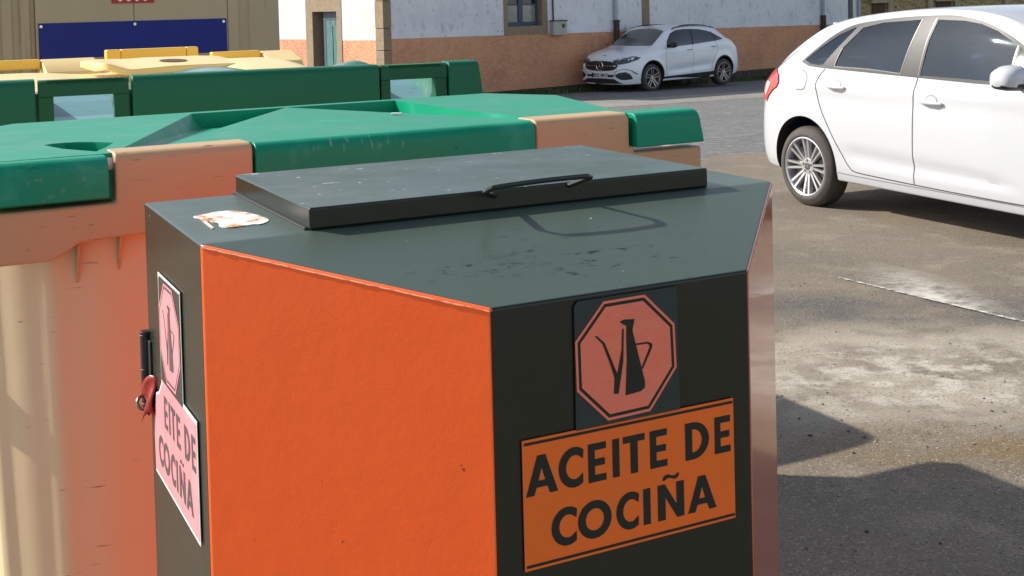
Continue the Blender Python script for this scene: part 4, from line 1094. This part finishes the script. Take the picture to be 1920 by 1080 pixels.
for sg_ in (-1, 1):
    car.patch('window_trim', [outer, quarter, reard, frontd, tri], m_trim, 'y', sg_, .004, .05)
    for nm, poly in (('quarter_glass', quarter), ('rear_door_glass', reard), ('front_door_glass', frontd)):
        car.patch(nm, [poly], g_car, 'y', sg_, .0005, .2)
    car.patch('mirror_triangle', [tri], m_glassd, 'y', sg_, .003, .1)
    # bright seals at the pillar edges
    for pts in ([(.350,1.145),(.36,1.20),(.39,1.285)], [(1.035,1.12),(1.08,1.32),(1.13,1.50)], [(1.205,1.11),(1.228,1.35),(1.262,1.51)], [(1.985,1.10),(1.985,1.33)], [(.35,1.143),(.7,1.137),(1.035,1.116)]):
        car.seam('window_seal', pts, .0065, m_seal, 'y', sg_, .006)
    # doors
    rd = [(.245,1.120),(.185,1.06),(.160,1.00),(.180,.90),(.225,.80),(.30,.68),(.39,.55),(.455,.46),(.51,.395),(.57,.360),(.80,.346),(1.16,.334),(1.165,.60),(1.167,.85),(1.172,.97),(1.195,1.094),(.445,1.117)]
    fd_ = [(1.205,1.092),(1.18,.97),(1.175,.85),(1.172,.60),(1.168,.334),(1.6,.322),(2.1,.312),(2.17,.33),(2.21,.5),(2.23,.8),(2.26,.98),(2.36,1.06),(1.704,1.072)]
    car.seam('door_gap', [(.245,1.125),(.185,1.06),(.160,1.00),(.180,.90),(.225,.80),(.30,.68),(.39,.55),(.455,.46),(.51,.395),(.57,.360),(.80,.346),(1.16,.332)], .008, m_gap, 'y', sg_, .0015)
    car.seam('door_gap', [(1.20,1.094),(1.176,.97),(1.171,.85),(1.168,.60),(1.164,.334)], .008, m_gap, 'y', sg_, .0015)
    car.seam('door_gap', [(1.164,.332),(1.6,.320),(2.1,.312),(2.17,.33),(2.21,.5),(2.23,.8),(2.26,.98),(2.36,1.06)], .008, m_gap, 'y', sg_, .0015)
    for x, z in ((.39, .992), (1.345, .928)):
        dpt = car.hit((x, z+.012), 'y', sg_, .0)
        # cup recess disc and pull bar
        car.patch('handle_cup', [[(x+.052*math.cos(k*math.pi/10), z+.018+.036*math.sin(k*math.pi/10)) for k in range(20)]], m_gap2, 'y', sg_, .0012, .1)
        car.patch('handle_cup_inner', [[(x+.047*math.cos(k*math.pi/10), z+.018+.031*math.sin(k*math.pi/10)) for k in range(20)]], m_carw, 'y', sg_, .0020, .1)
        bm = newbm(); tube(bm, [(x-.10, dpt.y+sg_*.012, z+.006), (x-.05, dpt.y+sg_*.030, z+.003), (x+.03, dpt.y+sg_*.032, z), (x+.10, dpt.y+sg_*.014, z-.004)], [.010, .014, .015, .010], 10)
        link('door_handle', bm, m_carw, root, smooth=True)
    # tail lamp
    car.patch('tail_lamp', [[(-.60,.855),(-.66,.96),(-.60,1.06),(-.50,1.105),(-.395,1.095),(-.335,1.055),(-.325,.995),(-.36,.955),(-.43,.925),(-.50,.875),(-.545,.82)]], m_lampred, 'y', sg_, .010, .03)
    car.patch('reversing_lamp', [[(-.60,.90),(-.605,.97),(-.53,1.0),(-.46,.985),(-.50,.93),(-.55,.87)]], m_lampw, 'y', sg_, .013, .03)
    car.seam('fuel_flap_gap', [(-.02,1.105),(.03,1.085),(.046,1.035),(.035,.985),(.0,.955),(-.075,.950)], .008, m_gap2, 'y', sg_, .0015) if sg_ < 0 else None
    car.seam('sill_line', [(.36,.335),(.8,.322),(2.2,.30)], .007, m_gap2, 'y', sg_, .0015)
    # arch lip shadow line
    # mirror
    b0 = car.hit((2.20, 1.06), 'y', sg_, 0)
    e = bpy.data.objects.new('wing_mirror', None); col.objects.link(e); e.parent = root; e.location = (2.14, b0.y+sg_*.17, 1.14)
    bm = newbm(); rr = []
    def mir(bm, z0, z1, k):
        for i in range(13):
            t = i/12; pass
    # housing: lofted along y (outwards)
    for (yy, hx, hz, cz) in ((-.125,.03,.045,-.01),(-.11,.075,.07,-.005),(-.05,.095,.085,.0),(.03,.095,.080,.0),(.09,.08,.062,-.008),(.115,.04,.035,-.015)):
        ring = []
        for k in range(20):
            t = k*math.pi/10; ring.append(bm.verts.new((hx*math.copysign(abs(math.cos(t))**.75, math.cos(t))-.012*(yy+.1), sg_*yy, cz+hz*math.copysign(abs(math.sin(t))**.75, math.sin(t)))))
        rr.append(ring)
    for a, b in zip(rr, rr[1:]):
        for i in range(20): bm.faces.new((a[i], a[(i+1) % 20], b[(i+1) % 20], b[i]))
    bm.faces.new(rr[0]); bm.faces.new(rr[-1])
    for f_ in bm.faces: f_.material_index = 1 if f_.calc_center_median().z < -.043 else 0
    link('mirror_housing', bm, [m_carw, m_black], e, smooth=True, angle=60)
    bm = newbm(); tube(bm, [(.03, -sg_*.08, -.06), (.05, -sg_*.12, -.09), (.06, -sg_*.175, -.105)], [.03, .035, .045], 10); link('mirror_arm', bm, m_carw, e, smooth=True)
# windscreen and rear screen as dark glass on the shell
car.patch('windscreen', [[(-.62,1.13),(.62,1.13),(.60,1.30),(.56,1.50),(.0,1.535),(-.56,1.50),(-.60,1.30)]], m_glassd, 'x', 1, .004, .1)
car.patch('rear_screen', [RS], g_car, 'x', -1, .001, .2)
bm = newbm(); box(bm, -.11, .04, -.46, .46, 1.452, 1.472); link('roof_spoiler', bm, m_carw, root, bevel=.008)
for xx in (-.003, 2.608):
    for sg_ in (-1, 1): wheel(root, xx, .875, sg_, .318, .228, 8, lift=.02)
# seats
for yy in (-.36, .36):
    for x, hh in ((1.62, 1.42), (.62, 1.36)):
        bm = newbm()
        prism(bm, [(x-.02,.70),(x+.12,.70),(x-.04,1.18),(x-.10,1.26),(x-.2,1.26),(x-.19,1.15)], lambda p, h: (p[0], h, p[1]), yy-.25, yy+.25)
        box(bm, x-.24, x-.14, yy-.13, yy+.13, 1.25, hh)
        link('seat', bm, m_seat, root, bevel=.04, bseg=3)

# ---------------- white compact crossover (far)
gl = Fr([3.46, 30.2, 0], 3.845)
o_ = gl.w(-2.715, -.905, 0)
gf = Fr([o_[0], o_[1], -.645], 3.845)
root = empty('parked_car', gf, 'white crossover with black star grille parked nose left against the old house', 'car')
wfg = cr([-.78,-.76,-.70,-.55,-.3,.1,2.7,3.05,3.30,3.46,3.56,3.61,3.63], [.74,.80,.87,.93,.97,1,1,.985,.95,.88,.78,.68,.60])
PG = dict(ends=(-.78, 3.63), wf=wfg, ymax=.915, yb=.885,
  zc=cr([-.78,-.76,-.70,-.55,-.34,-.04,.18,.6,1.14,1.6,1.85,2.2,2.6,2.75,3.1,3.4,3.55,3.60,3.63],[.80,.94,1.09,1.23,1.37,1.50,1.55,1.597,1.617,1.60,1.55,1.36,1.13,1.09,1.03,.95,.87,.80,.70]),
  ze=cr([-.78,-.6,-.3,0,.25,.6,1.1,1.6,1.85,2.2,2.55,2.8,3.2,3.5,3.63],[.74,1.06,1.25,1.425,1.50,1.545,1.565,1.55,1.495,1.30,1.08,1.02,.93,.82,.62]),
  zbelt=cr([-.78,-.6,-.2,.3,1.3,2.2,2.7,3.2,3.5,3.63],[.70,.98,1.17,1.16,1.10,1.05,.98,.88,.78,.58]),
  zb=cr([-.78,-.6,-.3,.4,2.2,3.1,3.5,3.63],[.36,.28,.24,.23,.23,.20,.20,.22]),
  ye=cr([-.78,-.4,.0,.5,1.2,1.8,2.2,2.6,3.2,3.63],[.68,.66,.66,.68,.69,.69,.72,.80,.80,.74]))
def scg(x, z):
    k = np.interp(x, [.35, .7, 1.9, 2.3], [0, 1, 1, 0]); cz = np.interp(x, [.4, 2.3], [.66, .54])
    r = -.030*k*math.exp(-((z-cz+.06)/.08)**2)
    for cx in (0, 2.715):
        d = math.hypot(x-cx, z-.36); r += .014*math.exp(-((d-.44)/.05)**2)
    return r
PG['sculpt'] = scg
car = Car(root, PG, m_carw2)
cuts = []
for xx in (0, 2.715):
    for sg_ in (-1, 1): cuts.append(cyl_obj((xx, .37), .40, sg_*.58, sg_*1.1))
bool_cut(car.body, cuts)
for p in car.body.data.polygons: p.use_smooth = True
set_sharp(car.body.data, 32)
gw = [(2.171,1.067),(2.095,1.215),(1.88,1.415),(1.67,1.485),(1.40,1.505),(1.10,1.500),(.80,1.485),(.50,1.435),(.25,1.350),(-.005,1.205),(.29,1.170),(1.25,1.110)]
for sg_ in (1, -1):
    wt = car.patch('side_windows', [gw], m_glassd, 'y', sg_, .006, .06)
    car.seam('pillar', [(1.20,1.11),(1.16,1.30),(1.12,1.50)], .06, m_black, 'y', sg_, .009, wt)
    car.seam('pillar', [(.35,1.17),(.30,1.28),(.38,1.41)], .04, m_black, 'y', sg_, .009, wt)
    car.patch('sill_cladding', [[(.37,.395),(2.33,.352),(2.33,.23),(.37,.235)]], m_black, 'y', sg_, .012, .08)
    car.seam('roof_rail', [(-.05,1.478),(.3,1.535),(.8,1.575),(1.3,1.575),(1.65,1.54),(1.80,1.50)], .025, m_black, 'y', sg_, .03)
    for xx in (0, 2.715):
        car.seam('arch_trim', [(xx+.405*math.cos(t), .37+.405*math.sin(t)) for t in np.linspace(-.25, math.pi+.25, 14)], .022, m_black, 'y', sg_, .004, n=3)
    for x, z in ((1.33, .985), (.38, 1.035)):
        q = car.hit((x, z), 'y', sg_, 0); bm = newbm(); tube(bm, [(x-.10, q.y, z), (x-.06, q.y+sg_*.03, z+.003), (x+.06, q.y+sg_*.03, z), (x+.10, q.y, z-.003)], .014, 8); link('door_handle', bm, m_chrome, root, smooth=True)
    car.seam('door_gap', [(2.17,1.06),(2.22,.8),(2.22,.5),(2.16,.37)], .008, m_gap2, 'y', sg_, .002)
    car.seam('door_gap', [(1.22,1.11),(1.20,.8),(1.22,.38)], .008, m_gap2, 'y', sg_, .002)
    car.seam('door_gap', [(.33,1.165),(.22,1.0),(.32,.82),(.46,.62),(.50,.40)], .008, m_gap2, 'y', sg_, .002)
    # mirror
    q = car.hit((2.02, 1.12), 'y', sg_, 0); bm = newbm()
    bmesh.ops.create_uvsphere(bm, u_segments=20, v_segments=12, radius=1, matrix=Matrix.Translation((2.05, q.y+sg_*.13, 1.13)) @ Matrix.Diagonal((.08, .13, .075, 1)))
    tube(bm, [(2.05, q.y-sg_*.02, 1.07), (2.05, q.y+sg_*.06, 1.09)], .03, 8)
    link('wing_mirror', bm, m_black, root, smooth=True)
    car.patch('headlight', [[(sg_*a, b) for a, b in ((.40,.785),(.47,.825),(.60,.862),(.76,.895),(.845,.892),(.875,.862),(.865,.80),(.80,.745),(.70,.712),(.50,.705))]], m_headl, 'x', 1, .008, .05)
    car.seam('daytime_lamp', [(sg_*.46,.795),(sg_*.60,.838),(sg_*.74,.868),(sg_*.83,.865)], .022, m_chrome, 'x', 1, .012)
    it = car.patch('air_intake', [[(sg_*a, b) for a, b in ((.50,.44),(.62,.505),(.76,.525),(.82,.47),(.85,.36),(.80,.325),(.66,.335),(.56,.38))]], m_black, 'x', 1, .004, .05)
    car.seam('intake_frame', [(sg_*a, b) for a, b in ((.84,.33),(.70,.315),(.58,.355),(.47,.43),(.60,.53),(.78,.548),(.84,.47),(.862,.35))], .030, m_carw2, 'x', 1, .018, it)
    car.seam('intake_outline', [(sg_*a, b) for a, b in ((.43,.44),(.58,.56),(.80,.58),(.885,.46))], .012, m_black, 'x', 1, .006, it)
def sup(cx, cz, a, b, n=28, e=2.6):
    return [(cx+a*math.copysign(abs(math.cos(t))**(2/e), math.cos(t)), cz+b*math.copysign(abs(math.sin(t))**(2/e), math.sin(t))) for t in np.linspace(0, 2*math.pi, n, endpoint=False)]
gr = car.patch('grille', [sup(0, .665, .56, .122)], m_black, 'x', 1, .010, .06)
for sg_ in (1, -1):
    for k in range(5): 
        y = sg_*(.17+.072*k); car.seam('grille_bar', [(y, .668), (y+sg_*.045, .668)], .016, m_chrome, 'x', 1, .018, gr, 2)
q = car.hit((0, .665), 'x', 1, .03)
bm = newbm()
for k in range(3):
    t = math.pi/2+k*2*math.pi/3; a = Vector((0, math.cos(t), math.sin(t))); n_ = Vector((0, -math.sin(t), math.cos(t)))
    face(bm, [q+a*.105, q+n_*.014+Vector((.008, 0, 0)), q-n_*.014+Vector((.008, 0, 0))])
tube(bm, [q+Vector((0, math.cos(t)*.11, math.sin(t)*.11)) for t in np.linspace(0, 2*math.pi, 33)], .011, 8, False)
link('star_emblem', bm, m_chrome, gr, smooth=True)
car.patch('centre_duct', [[(-.50,.455),(.50,.455),(.50,.395),(-.50,.395)]], m_black, 'x', 1, .003, .06)
car.patch('lower_grille', [[(-.80,.20),(-.70,.245),(-.46,.355),(.46,.355),(.70,.245),(.80,.20)]], m_black, 'x', 1, .006, .05)
# number plate
q = car.hit((0, .435), 'x', 1, .03)
bm = newbm(); box(bm, q.x, q.x+.01, -.27, .27, .375, .495); npl = link('number_plate', bm, mat('plate_white', (.85, .85, .87), .4), root, bevel=.003)
bm = newbm(); box(bm, q.x+.008, q.x+.0125, -.268, -.215, .377, .493); link('plate_band', bm, m_blue, npl)
fcu = bpy.data.curves.new('plate_text', 'FONT'); fcu.body = '8025 MNT'; fcu.size = .115; fcu.align_x = 'CENTER'; fcu.align_y = 'CENTER'; fcu.offset = .003
fo = bpy.data.objects.new('tmp', fcu); col.objects.link(fo)
dg = bpy.context.evaluated_depsgraph_get(); dg.update(); me = bpy.data.meshes.new_from_object(fo.evaluated_get(dg)); bpy.data.objects.remove(fo)
me.materials.clear(); me.materials.append(m_black)
to = bpy.data.objects.new('plate_lettering', me); col.objects.link(to); to.parent = npl
to.matrix_local = Matrix.Translation((q.x+.0125, .028, .435)) @ Matrix(((0, 0, 1, 0), (1, 0, 0, 0), (0, 1, 0, 0), (0, 0, 0, 1)))
car.patch('windscreen', [[(-.70,1.125),(.70,1.125),(.66,1.30),(.60,1.475),(.3,1.525),(0,1.54),(-.3,1.525),(-.60,1.475),(-.66,1.30)]], m_glassg, 'x', 1, .006, .1)
car.patch('rear_screen', [[(-.56,1.20),(.56,1.20),(.50,1.48),(-.50,1.48)]], m_glassd, 'x', -1, .006, .1)
for sg_ in (1, -1): car.patch('tail_lamp', [[(sg_*.5,1.0),(sg_*.8,1.02),(sg_*.8,1.10),(sg_*.5,1.08)]], m_lampred, 'x', -1, .008, .06)
q = car.hit((.0, .90), 'x', 1, .004); bm = newbm(); cyl(bm, (q.x-.03, 0, q.z+.02), .03, .008, 'z', 16); link('bonnet_badge', bm, m_black, root)
for xx in (0, 2.715):
    for sg_ in (-1, 1): wheel(root, xx, .905, sg_, .345, .243, 5, .23, 'star', m_alloyr, m_black)
bpy.context.view_layer.update()
